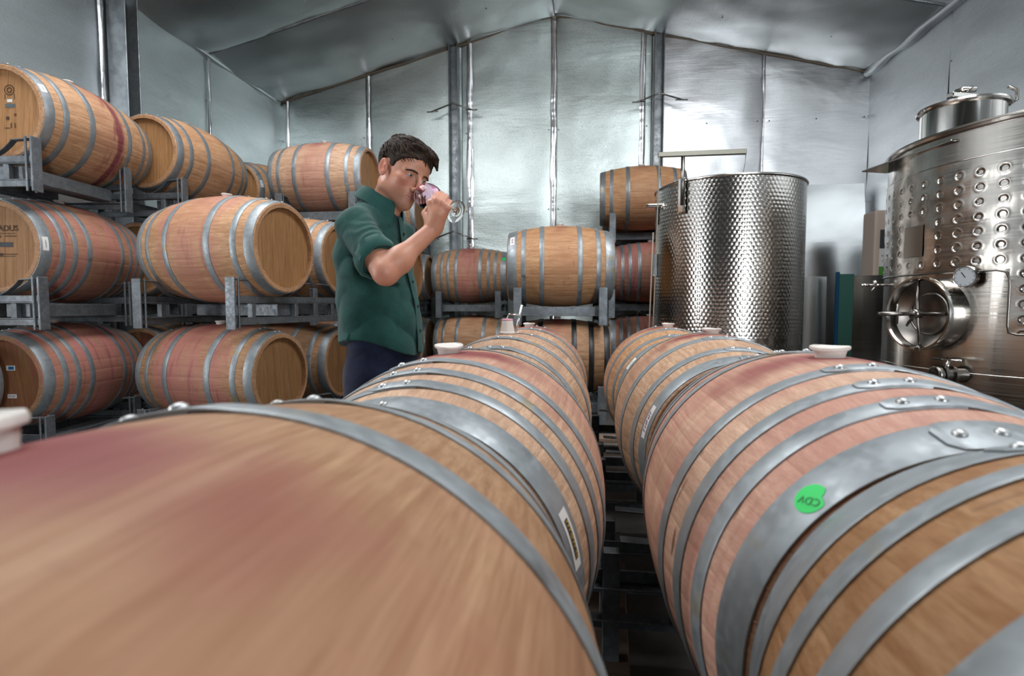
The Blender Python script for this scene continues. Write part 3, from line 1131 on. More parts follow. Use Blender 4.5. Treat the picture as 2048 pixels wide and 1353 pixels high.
# ------------------------------------------------------------------ barrel racks
def rack_parts(p, floor):
    k = ('rack', p, floor)
    if k in CACHE:
        return CACHE[k]
    out = []
    ye = p / 2 + .385
    zb = -.61 if floor else -.528

    def add(name, fn):
        m = MB()
        fn(m)
        me = bevel_mesh(m.mesh(name), .0025)
        me.materials.append(M['rack'])
        out.append((name, me))
    cs = [-p / 2, p / 2] if p > 0 else [0.0]
    for sx in (-1, 1):
        x = sx * .365
        for sy in (-1, 1):
            y = sy * ye

            def post(m, x=x, y=y, sy=sy, sx=sx):
                m.box((x - .035, y - .006, zb), (x + .035, y + .006, -.205))
                m.box((x - .035, y - sy * .034 - .006, zb), (x - .023, y - sy * .006, -.205) if sy > 0 else (x - .023, y + .040, -.205))
                m.box((x + .023, y - sy * .034 - .006, zb), (x + .035, y - sy * .006, -.205) if sy > 0 else (x + .035, y + .040, -.205))
            add('post', post)
        add('top_rail', lambda m, x=x: (m.box((x - .022, -ye + .01, -.365), (x + .022, ye - .01, -.357)), m.box((x + (.014 if sx > 0 else -.022), -ye + .01, -.357), (x + (.022 if sx > 0 else -.014), ye - .01, -.318))))
        add('bottom_rail', lambda m, x=x: (m.box((x - .022, -ye + .01, -.462), (x + .022, ye - .01, -.454)), m.box((x + (.014 if sx > 0 else -.022), -ye + .01, -.500), (x + (.022 if sx > 0 else -.014), ye - .01, -.462))))
        ups = [c + d for c in cs for d in (-.21, .21)]
        for y in ups:
            add('upright', lambda m, x=x, y=y: m.box((x - .018, y - .018, -.455), (x + .018, y + .018, -.364)))
        if p > 0:
            add('centre_post', lambda m, x=x: m.box((x - .02, -.025, zb), (x + .02, .025, -.25)))
        for c in cs:
            for sy in (-1, 1):
                def cradle(m, x=x, c=c, sy=sy):
                    pts = []
                    for i in range(9):
                        yy = .07 + (.255 - .07) * i / 8
                        pts.append((c + sy * yy, -math.sqrt(.336 ** 2 - yy ** 2)))
                    pts.append((c + sy * .372, -.213))
                    v = []
                    for y, z in pts:
                        v += [(x - .02, y, z), (x + .02, y, z), (x + .02, y, z - .007), (x - .02, y, z - .007)]
                    f = [(0, 1, 2, 3), tuple(len(v) - 4 + q for q in (3, 2, 1, 0))]
                    for i in range(len(pts) - 1):
                        for q in range(4):
                            f.append((i * 4 + q, (i + 1) * 4 + q, (i + 1) * 4 + (q + 1) % 4, i * 4 + (q + 1) % 4))
                    m.add(v, f)
                add('cradle', cradle)
    for y in ([-.2, .2] if p == 0 else [-.30, .30]):
        add('fork_channel', lambda m, y=y: m.box((-.343, y - .075, -.450), (.343, y + .075, -.368)))
    CACHE[k] = out
    return out


def rack(label, X, Y, Zaxis, yaw, p, floor=False, group='galvanised barrel racks'):
    t = thing('barrel_rack', label, 'rack', (X, Y, Zaxis - .61 if floor else Zaxis - .528), rad(yaw), group)
    dz = .61 if floor else .528
    for name, me in rack_parts(p, floor):
        obj(name, me, None, t, (0, 0, dz))
    return t


for i, (y, lb) in enumerate(((.25, 'galvanised rack on the floor under the two barrels nearest the camera'), (1.215, 'galvanised rack on the floor under the green stickered barrel and its neighbour'),
                             (2.185, 'galvanised rack on the floor under the tall bunged barrel and its neighbour'), (3.20, 'galvanised rack on the floor under the farthest pair of the foreground rows'))):
    rack(lb, .09, y, Z1, 90, .79, True)
for z, fl, nm in ((Z1, True, 'bottom'), (Z2, False, 'middle'), (Z3, False, 'top')):
    rack('galvanised rack under the %s barrel at the far left' % nm, -3.66, 3.22, z, 95, 0, fl)
    rack('galvanised rack under the %s barrel second along the left wall' % nm, -3.52, 4.32, z, 91, 0, fl)
    rack('galvanised rack under the %s barrel in the left corner' % nm, -3.50, 5.62, z, 84, 0, fl)
    if nm != 'top':
        rack('galvanised two barrel rack at %s height left of the man' % nm, -2.37, 3.90, z, -8, .86, fl)
        rack('galvanised two barrel rack at %s height in the stack behind the man' % nm, -2.46, 5.63, z + .02, 0, .86, fl)
        rack('galvanised rack under the %s barrel right of the man' % ('raised' if nm == 'middle' else 'pale bottom'), -1.38, 6.80, z, 1, 0, fl)
        rack('galvanised rack under the %s barrel in the centre' % ('plump raised' if nm == 'middle' else 'black hooped'), -.21, 5.02, z - .02, 3, 0, fl)
    else:
        rack('galvanised rack under the top barrel behind the man\'s head', -2.50, 5.24, z + .06, 0, 0, fl)
    rack('galvanised rack under the %s barrel by the back wall left of the columns' % nm, -2.5, 7.02, z, 1, 0, fl)
    rack('galvanised two barrel rack at %s height behind the dimpled tank' % nm, .70, 6.86, z + .01, -1, .80, fl)
rack('galvanised rack under the barrel at the left edge of the photo', -3.80, 2.30, Z1, 91, 0, True)
# ------------------------------------------------------------------ dimpled open-top tank
def dimple_steel():
    n = NT('stainless_circle_polished')
    oc = n.coord()
    x, y, z = n.sep(oc)
    th = n.math('ARCTAN2', y, x)
    u = n.math('MULTIPLY', th, .62 / .036)
    v = n.math('MULTIPLY', z, 1 / .031)
    # staggered rows of overlapping polished spots
    row = n.math('FLOOR', v)
    odd = n.math('MULTIPLY', n.math('MODULO', n.math('ABSOLUTE', row), 2.0), .5)
    fu = n.math('SUBTRACT', n.math('FRACT', n.math('ADD', u, odd)), .5)
    fv = n.math('SUBTRACT', n.math('FRACT', v), .5)
    d = n.math('SQRT', n.math('ADD', n.math('MULTIPLY', fu, fu), n.math('MULTIPLY', n.math('MULTIPLY', fv, fv), .7)))
    h = n.ramp(d, .52, .05)
    fine = n.noise(n.vmath('MULTIPLY', oc, (1, 1, 60)), 4.0, 3, .6)
    band = n.ramp(n.math('ABSOLUTE', n.math('SUBTRACT', z, .80)), .018, .024)
    hh = n.math('MULTIPLY', h, band)
    n.P(Base_Color=n.mix(h, (.50, .47, .44), (.64, .61, .58)), Metallic=1.0, Roughness=n.ramp(fine, .3, .7, .13, .20))
    n.bump(hh, .15, .012)
    return n.m


M['dimple'] = dimple_steel()
t = thing('open_steel_tank', 'round open-topped steel tank with a scaled dimple finish and a lid hoist', 'tank', (1.27, 5.06, 0))
R1 = .62
H1 = 2.10
m = MB()
m.lathe([(R1 - .006, .16), (R1, .16), (R1, .5), (R1, 1.0), (R1, 1.6), (R1, H1), (R1 - .006, H1), (R1 - .006, .17), (.01, .14)], 96)
obj('shell', smooth_by_angle(m.mesh('shell')), M['dimple'], t)
m = MB()
m.lathe([(R1 + .012 * math.cos(a), H1 + .012 * math.sin(a)) for a in [2 * PI * i / 10 for i in range(10)]], 96, close=True)
obj('rim', m.mesh('rim', True), M['polish'], t)
for i in range(4):
    a = rad(45 + 90 * i)
    m = MB()
    m.tube([(0, 0, 0), (0, 0, .17)], .028, 14)
    obj('leg', m.mesh('leg', True), M['darksteel'], t, (.5 * math.cos(a), .5 * math.sin(a), 0))
# hoist: bracket on the rim, post, arm and cords
hx, hy = -.47, -.42
m = MB()
m.box((-.032, -.012, -.26), (.032, .012, .02))
obj('bracket', bevel_mesh(m.mesh('bracket'), .004), M['polish'], t, (hx, hy - .02, H1), (0, 0, rad(-48)))
m = MB()
m.tube([(0, 0, -.2), (0, 0, .20)], .016, 12)
obj('hoist_post', m.mesh('hoist_post', True), M['darksteel'], t, (hx, hy - .035, H1))
m = MB()
m.box((-.20, -.018, -.02), (.50, .018, .02))
obj('hoist_arm', bevel_mesh(m.mesh('hoist_arm'), .004), simple('hoist_arm_tube', (.24, .23, .19), .4, .7), t, (hx, hy - .035, H1 + .21), (0, rad(-1.2), rad(4)))
m = MB()
m.tube([(-.195, 0, .20), (-.19, 0, .17), (-.20, .0, -.4), (-.215, 0, -1.0), (-.23, 0, -1.5)], .005, 6)
obj('cord', m.mesh('cord', True), M['rope'], t, (hx, hy - .06, H1))
m = MB()
m.tube([(-.23, 0, -.42), (-.245, 0, -1.0), (-.26, 0, -1.55)], .006, 6)
obj('cord', m.mesh('cord', True), M['rope'], t, (hx, hy - .06, H1))
m = MB()
m.tube([(.495, .03, .20), (.49, .03, .12), (.46, .03, -.02), (.44, .2, -.3)], .003, 6)
obj('cord', m.mesh('cord', True), M['darksteel'], t, (hx, hy - .035, H1))
m = MB()
m.box((-.10, -.05, -.035), (.03, .05, .0))
m.box((-.02, -.03, -.18), (.0, .03, -.03))
obj('pouring_lip', bevel_mesh(m.mesh('pouring_lip'), .012, 2), M['polish'], t, (-R1 * math.cos(.12), -.08, H1 - .12))
m = MB()
m.box((-.035, -.045, -.10), (.006, .045, .10))
obj('side_plate', bevel_mesh(m.mesh('side_plate'), .004), M['rack'], t, (-R1 + .002, -.06, H1 - .66))

# ------------------------------------------------------------------ big jacketed tank
TX, TY, TR = 2.80, 3.58, .87
tank = thing('jacketed_steel_tank', 'tall stainless tank at the right with a dimpled cooling jacket and round hatch', 'tank', (TX, TY, 0))
ZT = 2.03
m = MB()
m.lathe([(.02, .30), (.3, .32), (TR - .05, .40), (TR, .45), (TR, .7), (TR, 1.0), (TR, 1.4), (TR, 1.8), (TR, ZT - .005)], 128)
obj('shell', smooth_by_angle(m.mesh('shell'), 25), M['steel'], tank)
m = MB()
m.lathe([(TR + .004, ZT - .022), (TR + .020, ZT - .020), (TR + .024, ZT - .006), (TR + .018, ZT + .008), (TR - .02, ZT + .016), (.75, ZT + .035), (.4, ZT + .10), (.02, ZT + .14)], 128)
obj('top', smooth_by_angle(m.mesh('top'), 25), M['steel'], tank)
for zz in (ZT - .175, .72):
    m = MB()
    m.lathe([(TR + .001 + .004 * math.cos(a), zz + .004 * math.sin(a)) for a in [2 * PI * i / 6 for i in range(6)]], 128, close=True)
    obj('weld_seam', m.mesh('weld_seam', True), M['polish'], tank)
for i in range(4):
    a = rad(30 + 90 * i)
    m = MB()
    m.tube([(0, 0, 0), (0, 0, .42)], .045, 16)
    m.tube([(0, 0, 0), (0, 0, .02)], .08, 16)
    obj('leg', m.mesh('leg', True), M['darksteel'], tank, (.68 * math.cos(a), .68 * math.sin(a), 0))
SIGHT = math.atan2(-TY, -TX)      # towards the camera side of the room


def at_tank(alpha, z, out=0.0):
    """alpha degrees towards the left of the tank's front"""
    a = SIGHT - rad(alpha)
    return Vector(((TR + out) * math.cos(a), (TR + out) * math.sin(a), z)), a


# cooling jacket: a skin welded on the shell with rows of round dents
dz, da = .0765, 6.6
dents = []
for i in range(-9, 14):
    al = i * da + 2
    for j in range(12):
        z = ZT - .255 - j * dz
        if (al > 15 and z < 1.30) or (40 < al < 52 and 1.36 < z < 1.56):
            continue
        dents.append((rad(al) * TR, z))
dents = np.array(dents)
als = np.linspace(-62, 92, 400)
zz = np.linspace(.935, ZT - .178, 150)
A_, Z_ = np.meshgrid(als, zz)
depth = np.full(A_.shape, .0035)
U_ = np.radians(A_) * TR
for u0, z0 in dents:
    m_ = (np.abs(U_ - u0) < .045) & (np.abs(Z_ - z0) < .045)
    r2 = (U_[m_] - u0) ** 2 + (Z_[m_] - z0) ** 2
    r_ = np.sqrt(r2)
    depth[m_] += -.0105 * np.exp(-(r_ / .0125) ** 2) + .0016 * np.exp(-((r_ - .021) / .006) ** 2)
depth += .0012 * np.sin(U_ * 23 + 1.5 * np.sin(Z_ * 14)) + .0010 * np.sin(Z_ * 31 + U_ * 9)
ang_ = SIGHT - np.radians(A_)
V_ = np.stack([(TR + depth) * np.cos(ang_), (TR + depth) * np.sin(ang_), Z_], -1).reshape(-1, 3)
nu_ = len(als)
fs = []
for j in range(len(zz) - 1):
    for i in range(nu_ - 1):
        if als[i] > 12.4 and zz[j] < 1.262:
            continue
        a = j * nu_ + i
        fs.append((a, a + nu_, a + nu_ + 1, a + 1))
V2_ = V_.copy()
used = sorted(set(q for f in fs for q in f))
mp = {q: k for k, q in enumerate(used)}
obj('cooling_jacket', mesh('cooling_jacket', [V_[q] for q in used], [tuple(mp[q] for q in f) for f in fs], True), M['steel'], tank)


# raised edge of the jacket
def run(pts, r=.006):
    m = MB()
    m.tube(pts, r, 6)
    return m.mesh('jacket_edge', True)


pts = [at_tank(a, 1.262, .004)[0] for a in np.linspace(84, 16, 30)] + [at_tank(13.4, 1.25, .002)[0]] + [at_tank(12.6, 1.22, .002)[0]] + [at_tank(12.4, z, .002)[0] for z in np.linspace(1.18, .98, 6)] + [at_tank(12.0, .945, .002)[0]] + [at_tank(a, .935, .002)[0] for a in np.linspace(10, -45, 22)]
obj('jacket_edge', run(pts), M['darksteel'], tank)
# name plate
v = []
for z in (1.365, 1.545):
    for a in np.linspace(41, 51, 5):
        v.append(at_tank(a, z, .0085)[0])
obj('plate', mesh('plate', v, [(i, i + 1, i + 6, i + 5) for i in range(4)], True), simple('plate_steel_dark', (.20, .17, .14), .3, .9), tank)
# neck and lid on the top
nk = Vector((2.24 - TX, 3.62 - TY, 0))
m = MB()
m.lathe([(.205, 2.05), (.205, 2.235), (.222, 2.24), (.226, 2.25), (.222, 2.262), (.20, 2.268), (.12, 2.285), (.01, 2.295)], 64)
neck = obj('neck', smooth_by_angle(m.mesh('neck'), 30), M['polish'], tank, nk)
m = MB()
m.box((-.17, -.022, 0), (.20, .022, .028))
obj('lid_bar', bevel_mesh(m.mesh('lid_bar'), .004), M['polish'], neck, (0.02, -.03, 2.30), (0, rad(-4), rad(25)))
m = MB()
m.lathe([(.012, 2.29), (.012, 2.34), (.05, 2.342), (.055, 2.35), (.05, 2.362), (.02, 2.37), (.001, 2.372)], 20)
for i, p in enumerate(m.v):
    r = math.hypot(p[0], p[1])
    if r > .04:
        s = 1 + .12 * math.cos(8 * math.atan2(p[1], p[0]))
        m.v[i] = (p[0] * s, p[1] * s, p[2])
obj('hand_wheel', m.mesh('hand_wheel', True), M['polish'], neck, (0, -.02, 0))
m = MB()
m.tube([(.205, -.01, 2.24), (.24, -.01, 2.26), (.24, -.01, 2.31), (.20, -.01, 2.34)], .010, 8)
obj('latch', m.mesh('latch', True), M['darksteel'], neck, (0, 0, 0), (0, 0, rad(-25)))
# bracket shelf at the shoulder
p_, a_ = at_tank(64, ZT - .055, 0)
m = MB()
q_ = [(-.02, -.22), (.15, -.12), (-.12, .50), (-.30, .50)]
m.add([(x, y, 0) for x, y in q_] + [(x, y, -.010) for x, y in q_], [(0, 1, 2, 3), (7, 6, 5, 4), (0, 4, 5, 1), (1, 5, 6, 2), (2, 6, 7, 3), (3, 7, 4, 0)])
m.box((-.06, -.02, -.14), (.0, .0, -.008))
obj('ladder_bracket', bevel_mesh(m.mesh('ladder_bracket'), .003), M['polish'], tank, p_, (0, 0, a_))
# round hatch: neck ring standing proud of the shell, dished door, cross bars and screw handle
p_, a_ = at_tank(36, 1.035, -.03)
hatch_M = Matrix.Translation(p_) @ align((math.cos(a_), math.sin(a_), 0), (0, 0, 1))
ht = obj('hatch', None, None, tank)
m = MB()
m.lathe([(.190, -.05), (.190, .13), (.196, .140), (.205, .140), (.209, .128), (.209, .118), (.199, .112), (.199, -.05)], 64)
me = smooth_by_angle(m.mesh('hatch_frame'), 30)
bpy.data.objects.remove(ht)
ht = obj('hatch_frame', me, M['polish'], tank)
ht.matrix_local = hatch_M
m = MB()
m.lathe([(.188, .085), (.17, .075), (.12, .050), (.05, .036), (.001, .034)], 64)
obj('hatch_door', m.mesh('hatch_door', True), M['darksteel'], ht)
m = MB()
m.lathe([(.125, .052), (.118, .062), (.111, .052)], 48)
obj('door_ring', m.mesh('door_ring', True), M['darksteel'], ht)
m = MB()
m.tube([(.185, .01, .12), (.06, .0, .13), (-.06, -.01, .13), (-.187, -.02, .12)], .009, 8)
m.tube([(-.187, -.02, .12), (-.19, -.02, .145)], .013, 8)
obj('cross_bar', m.mesh('cross_bar', True), M['darksteel'], ht)
m = MB()
m.tube([(0, 0, .04), (0, 0, .37)], .012, 10)
obj('screw', m.mesh('screw', True), M['darksteel'], ht)
m = MB()
m.tube([(0, 0, .11), (0, 0, .16)], .028, 8)
obj('hub', m.mesh('hub', True), M['darksteel'], ht)
m = MB()
m.tube([(.055, 0, .255), (-.055, 0, .255)], .007, 8)
m.tube([(.050, -.0, .255), (.050, .03, .23), (.050, .07, .19)], .005, 8)
m.tube([(-.055, -.0, .255), (-.055, .03, .23), (-.055, .07, .19)], .005, 8)
obj('handle', m.mesh('handle', True), M['darksteel'], ht)
m = MB()
m.tube([(-.01, .01, .13), (-.05, .06, .12), (-.07, .09, .10)], .008, 8)
m.tube([(.0, -.01, .13), (.005, -.07, .09), (.0, -.13, .09)], .009, 8)
obj('lever', m.mesh('lever', True), M['darksteel'], ht)
# dial thermometer
p_, a_ = at_tank(23, 1.232, 0)
th = obj('thermometer', None, None, tank)
bpy.data.objects.remove(th)
m = MB()
m.lathe([(.012, -.01), (.012, .03), (.052, .032), (.057, .036), (.058, .058), (.053, .062), (.050, .056), (.001, .055)], 40)
th = obj('thermometer', smooth_by_angle(m.mesh('thermometer'), 30), M['polish'], tank)
th.matrix_local = Matrix.Translation(p_) @ align((math.cos(a_), math.sin(a_), .0), (0, 0, 1))
m = MB()
m.lathe([(.049, .0575), (.001, .0578)], 32)
obj('dial', m.mesh('dial'), simple('dial_face', (.42, .45, .48), .4), th)
m = MB()
m.box((-.004, -.002, .0582), (.03, .002, .0592))
for i in range(12):
    q = 2 * PI * i / 12
    m.add([(.040 * math.cos(q + s) * k, .040 * math.sin(q + s) * k, .0585) for s, k in ((-.03, 1), (.03, 1), (.03, 1.13), (-.03, 1.13))], [(0, 1, 2, 3)])
obj('needle', m.mesh('needle'), M['black'], th, (0, 0, 0), (0, 0, rad(35)))
# sampling tap at the left edge
p_, a_ = at_tank(67, 1.215, 0)
m = MB()
m.tube([(-.02, 0, 0), (.11, 0, 0)], .009, 10)
m.tube([(.105, 0, .0), (.15, 0, -.002)], .012, 10)
tp = obj('sample_tap', m.mesh('sample_tap', True), M['polish'], tank, p_, (0, 0, a_ + .2))
m = MB()
m.tube([(.07, 0, 0), (.07, 0, .028)], .012, 10)
m.tube([(.07, 0, -.01), (.09, .0, -.04)], .006, 8)
obj('tap_lever', m.mesh('tap_lever', True), M['polish'], tp)
# outlet valve below
p_, a_ = at_tank(24.5, .71, 0)
m = MB()
m.tube([(-.02, 0, 0), (.13, 0, 0)], .034, 16)
m.tube([(.05, 0, 0), (.062, 0, 0)], .047, 16)
m.tube([(.10, 0, 0), (.115, 0, 0)], .047, 16)
vl = obj('outlet_valve', smooth_by_angle(m.mesh('outlet_valve'), 40), M['darksteel'], tank, p_, (0, 0, a_ - .35))
m = MB()
m.lathe([(.046, 0), (.048, .015), (.044, .028), (.034, .03), (.030, .012), (.001, .01)], 24)
obj('outlet_cap', m.mesh('outlet_cap', True), M['darksteel'], vl, (.125, 0, 0), (0, rad(90), 0))
m = MB()
m.tube([(.08, 0, .02), (.08, 0, .075)], .010, 8)
m.tube([(.08, -.10, .078), (.08, .09, .082)], .007, 8)
obj('valve_lever', m.mesh('valve_lever', True), M['polish'], vl)
p_, a_ = at_tank(-2, .90 + .15, 0)
m = MB()
m.tube([(-.01, 0, 0), (.06, 0, 0)], .012, 10)
m.tube([(.06, -.03, 0), (.06, .03, 0)], .008, 8)
obj('drain_tap', m.mesh('drain_tap', True), M['polish'], tank, p_, (0, 0, a_))

# ------------------------------------------------------------------ sheets and panels stored at the back right
def sheet(name, label, X0, X1, Y, H, lean, mat, thick=.012, cat='metal sheet', roll=0.0, yaw=0.0, curve=.0):
    w_ = X1 - X0
    nu, nv = 8, 14
    v = []
    for s in (0, 1):
        for j in range(nv + 1):
            for i in range(nu + 1):
                u, q = i / nu, j / nv
                v.append(((u - .5) * w_, lean * q * H - s * thick + curve * math.sin(PI * u) + .006 * nz(u * 2 + X0, q * 3, 1), q * H))
    K = (nu + 1) * (nv + 1)
    f = []
    for j in range(nv):
        for i in range(nu):
            a = j * (nu + 1) + i
            f += [(a, a + nu + 1, a + nu + 2, a + 1), (K + a, K + a + 1, K + a + nu + 2, K + a + nu + 1)]
    for j in range(nv):
        a, b = j * (nu + 1), j * (nu + 1) + nu
        f += [(a, K + a, K + a + nu + 1, a + nu + 1), (b, b + nu + 1, K + b + nu + 1, K + b)]
    for i in range(nu):
        a, b = i, nv * (nu + 1) + i
        f += [(a, a + 1, K + a + 1, K + a), (b, K + b, K + b + 1, b + 1)]
    o = obj(name, smooth_by_angle(mesh(name, v, f), 40), mat, None, ((X0 + X1) / 2, Y, .0), (0, 0, yaw))
    o['label'] = label
    o['category'] = cat
    return o


M['mirror'] = foil('foil_sheet_smooth', (.72, .74, .75), .20, .3, .22, .15)
M['galv'] = stainless('sheet_galvanised', (.66, .67, .67), .34)
sheet('reflective_sheet', 'smooth shiny foil sheet leaning on the back wall, reflecting the barrels', 2.62, 3.60, 7.28, 2.66, .13, M['mirror'])
GS = 'metal sheets stored by the right wall'
for a_ in (('galvanised_sheet', 'narrow dull galvanised sheet standing right behind the dimpled tank', 2.12, 2.26, 6.05, 1.36, .03, M['galv']),
           ('galvanised_sheet', 'bright galvanised sheet standing just left of the blue edged board', 2.21, 2.50, 5.95, 1.38, .03, M['galv']),
           ('galvanised_sheet', 'wide brushed steel sheet standing between the blue edged board and the tank', 2.70, 3.35, 5.85, 1.385, .04, M['steel'])):
    o = sheet(*a_, curve=-.05)
    o['group'] = GS
bd = thing('board', 'green plastic board with a blue edge standing among the steel sheets', 'board', (2.615, 5.86, 0))
m = MB()
m.box((-.055, -.02, 0), (.085, .0, 1.40))
obj('panel', bevel_mesh(m.mesh('panel'), .004), simple('board_green', (.05, .15, .12), .45), bd)
m = MB()
m.box((-.085, -.035, 0), (-.055, .0, 1.42))
obj('edge', bevel_mesh(m.mesh('edge'), .004), simple('board_blue', (.01, .085, .17), .4), bd)
# tall carton with a printed label in the right corner
bx_ = thing('tall_carton', 'tall beige carton with a black, white and green label in the right corner', 'carton', (3.37, 6.72, 0))
m = MB()
m.box((-.13, -.14, 0), (.15, .14, 2.15))
obj('box', bevel_mesh(m.mesh('box'), .03, 3), simple('carton_beige', (.62, .50, .42), .55), bx_)
for z0, z1, mt in ((1.72, 1.93, 'black'), (1.52, 1.72, 'white'), (1.36, 1.52, 'green_dull')):
    if mt == 'green_dull':
        M[mt] = simple('label_green_dull', (.07, .26, .035), .5)
    m = MB()
    m.box((-.075, -.143, z0), (.055, -.1405, z1))
    lb = obj('label', m.mesh('label'), M[mt], bx_)
v, f = scatter_marks(.12, .02, 5, rg)
obj('print', mesh('print', [(x * .8 - .01, -.1436, y + 1.64) for x, y in v], f), M['grey'], bx_)
v, f = scatter_marks(.10, .02, 5, rg)
obj('print', mesh('print', [(x * .8 - .01, -.1436, y + 1.58) for x, y in v], f), M['grey'], bx_)

# ------------------------------------------------------------------ steel wand standing on the far left-row barrel
wd_ = thing('barrel_wand', 'thin chrome filling wand standing beside the farthest left row barrel bung', 'wand', (-.40, 2.94, .93))
m = MB()
m.tube([(.03, 0, -.03), (.072, .0, .155)], .0075, 10)
obj('tube', m.mesh('tube', True), M['polish'], wd_)
m = MB()
m.tube([(-.035, 0, -.03), (-.005, 0, .095), (0.0, 0, .103), (.01, 0, .105), (.055, 0, .098)], .0042, 8)
obj('side_pipe', m.mesh('side_pipe', True), M['polish'], wd_)

# ------------------------------------------------------------------ timber on the floor between the rows
n = NT('timber_dirty')
oc = n.coord()
g = n.noise(n.vmath('MULTIPLY', oc, (60, 4, 60)), 1.0, 4, .6)
n.P(Base_Color=n.mix(g, (.30, .21, .15), (.16, .10, .07)), Roughness=.8)
M['timber'] = n.m
for x, y, l_, rz, lb in ((.05, 3.95, .8, .1, 'short pale plank on the floor at the far end of the aisle'), (.10, 4.35, .7, -.05, 'pale plank on the floor just beyond the foreground rows'), (.08, 1.65, 1.1, 1.52, 'long dark plank on the floor between the foreground barrel rows')):
    m = MB()
    m.box((-l_ / 2, -.07, 0), (l_ / 2, .07, .03))
    o = obj('timber_plank', bevel_mesh(m.mesh('timber_plank'), .004), M['timber'], None, (x, y, 0), (0, 0, rz))
    o['label'] = lb
    o['category'] = 'plank'
    o['group'] = 'planks on the floor'
# ------------------------------------------------------------------ the man: smooth implicit surfaces meshed with surface nets
def surface_net(phi, org, h):
    nx, ny, nzz = phi.shape
    neg = phi < 0
    cnt = np.zeros((nx - 1, ny - 1, nzz - 1), np.int8)
    corners = [(i, j, k) for i in (0, 1) for j in (0, 1) for k in (0, 1)]
    for i, j, k in corners:
        cnt += neg[i:nx - 1 + i, j:ny - 1 + j, k:nzz - 1 + k]
    act = np.argwhere((cnt > 0) & (cnt < 8))
    idx = -np.ones(cnt.shape, np.int32)
    idx[act[:, 0], act[:, 1], act[:, 2]] = np.arange(len(act))
    val = {c: phi[act[:, 0] + c[0], act[:, 1] + c[1], act[:, 2] + c[2]] for c in corners}
    acc = np.zeros((len(act), 3))
    num = np.zeros(len(act))
    for c in corners:
        for ax in range(3):
            if c[ax] == 0:
                d = list(c)
                d[ax] = 1
                a, b = val[c], val[tuple(d)]
                cr = (a < 0) != (b < 0)
                t = np.where(cr, a / np.where(cr, a - b, 1), 0)
                p = np.tile(np.array(c, float), (len(act), 1))
                p[:, ax] += t
                acc += p * cr[:, None]
                num += cr
    v = (act + acc / num[:, None]) * h + np.array(org)
    faces = []
    for ax in range(3):
        o1, o2 = [(1, 2), (2, 0), (0, 1)][ax]
        sl0 = [slice(None)] * 3
        sl1 = [slice(None)] * 3
        sl0[ax] = slice(0, -1)
        sl1[ax] = slice(1, None)
        a, b = neg[tuple(sl0)], neg[tuple(sl1)]
        e = np.argwhere(a != b)
        ok = (e[:, o1] > 0) & (e[:, o2] > 0) & (e[:, o1] < phi.shape[o1] - 1) & (e[:, o2] < phi.shape[o2] - 1)
        e = e[ok]
        inside = a[e[:, 0], e[:, 1], e[:, 2]]
        q = []
        for d1, d2 in ((1, 1), (0, 1), (0, 0), (1, 0)):
            f_ = e.copy()
            f_[:, o1] -= d1
            f_[:, o2] -= d2
            q.append(idx[f_[:, 0], f_[:, 1], f_[:, 2]])
        q = np.stack(q, 1)
        q[~inside] = q[~inside][:, ::-1]
        faces.append(q)
    return v, np.concatenate(faces)


class Field:
    def __init__(s, lo, hi, h):
        s.lo = np.array(lo, float)
        s.h = h
        s.n = np.ceil((np.array(hi) - s.lo) / h).astype(int) + 1
        s.phi = np.full(s.n, .25, np.float32)

    def sub(s, lo, hi):
        a = np.clip(np.floor((np.array(lo) - s.lo) / s.h).astype(int), 0, s.n)
        b = np.clip(np.ceil((np.array(hi) - s.lo) / s.h).astype(int) + 1, 0, s.n)
        if np.any(b <= a):
            return None, None
        ax = [s.lo[i] + s.h * np.arange(a[i], b[i]) for i in range(3)]
        P = np.stack(np.meshgrid(*ax, indexing='ij'), -1)
        return tuple(slice(a[i], b[i]) for i in range(3)), P

    def op(s, fn, lo, hi, k=.01, mode='add'):
        sl, P = s.sub(np.array(lo) - k - .012, np.array(hi) + k + .012)
        if sl is None:
            return
        d = fn(P).astype(np.float32)
        a = s.phi[sl]
        if mode == 'add':
            hh = np.clip(.5 + .5 * (a - d) / k, 0, 1)
            s.phi[sl] = a + (d - a) * hh - k * hh * (1 - hh)
        else:
            hh = np.clip(.5 - .5 * (a + d) / k, 0, 1)
            s.phi[sl] = a + (-d - a) * hh + k * hh * (1 - hh)

    def caps(s, a, b, ra, rb=None, k=.01, mode='add'):
        a, b = np.array(a, float), np.array(b, float)
        rb = ra if rb is None else rb
        ab = b - a
        L = ab @ ab + 1e-12

        def fn(P):
            t = np.clip(((P - a) @ ab) / L, 0, 1)
            return np.linalg.norm(P - a - t[..., None] * ab, axis=-1) - (ra + (rb - ra) * t)
        r = max(ra, rb)
        s.op(fn, np.minimum(a, b) - r, np.maximum(a, b) + r, k, mode)

    def ell(s, c, r, rot=None, k=.01, mode='add'):
        c, r = np.array(c, float), np.array(r, float)
        rot = np.eye(3) if rot is None else rot

        def fn(P):
            q = (P - c) @ rot
            k0 = np.linalg.norm(q / r, axis=-1)
            k1 = np.linalg.norm(q / (r * r), axis=-1) + 1e-9
            return k0 * (k0 - 1) / k1
        m = r.max()
        s.op(fn, c - m, c + m, k, mode)

    def mesh(s, name, mat):
        v, f = surface_net(s.phi, s.lo, s.h)
        me = bpy.data.meshes.new(name)
        me.from_pydata(v.tolist(), [], f.tolist())
        me.polygons.foreach_set('use_smooth', [True] * len(me.polygons))
        me.update()
        if mat:
            me.materials.append(mat)
        return me, v


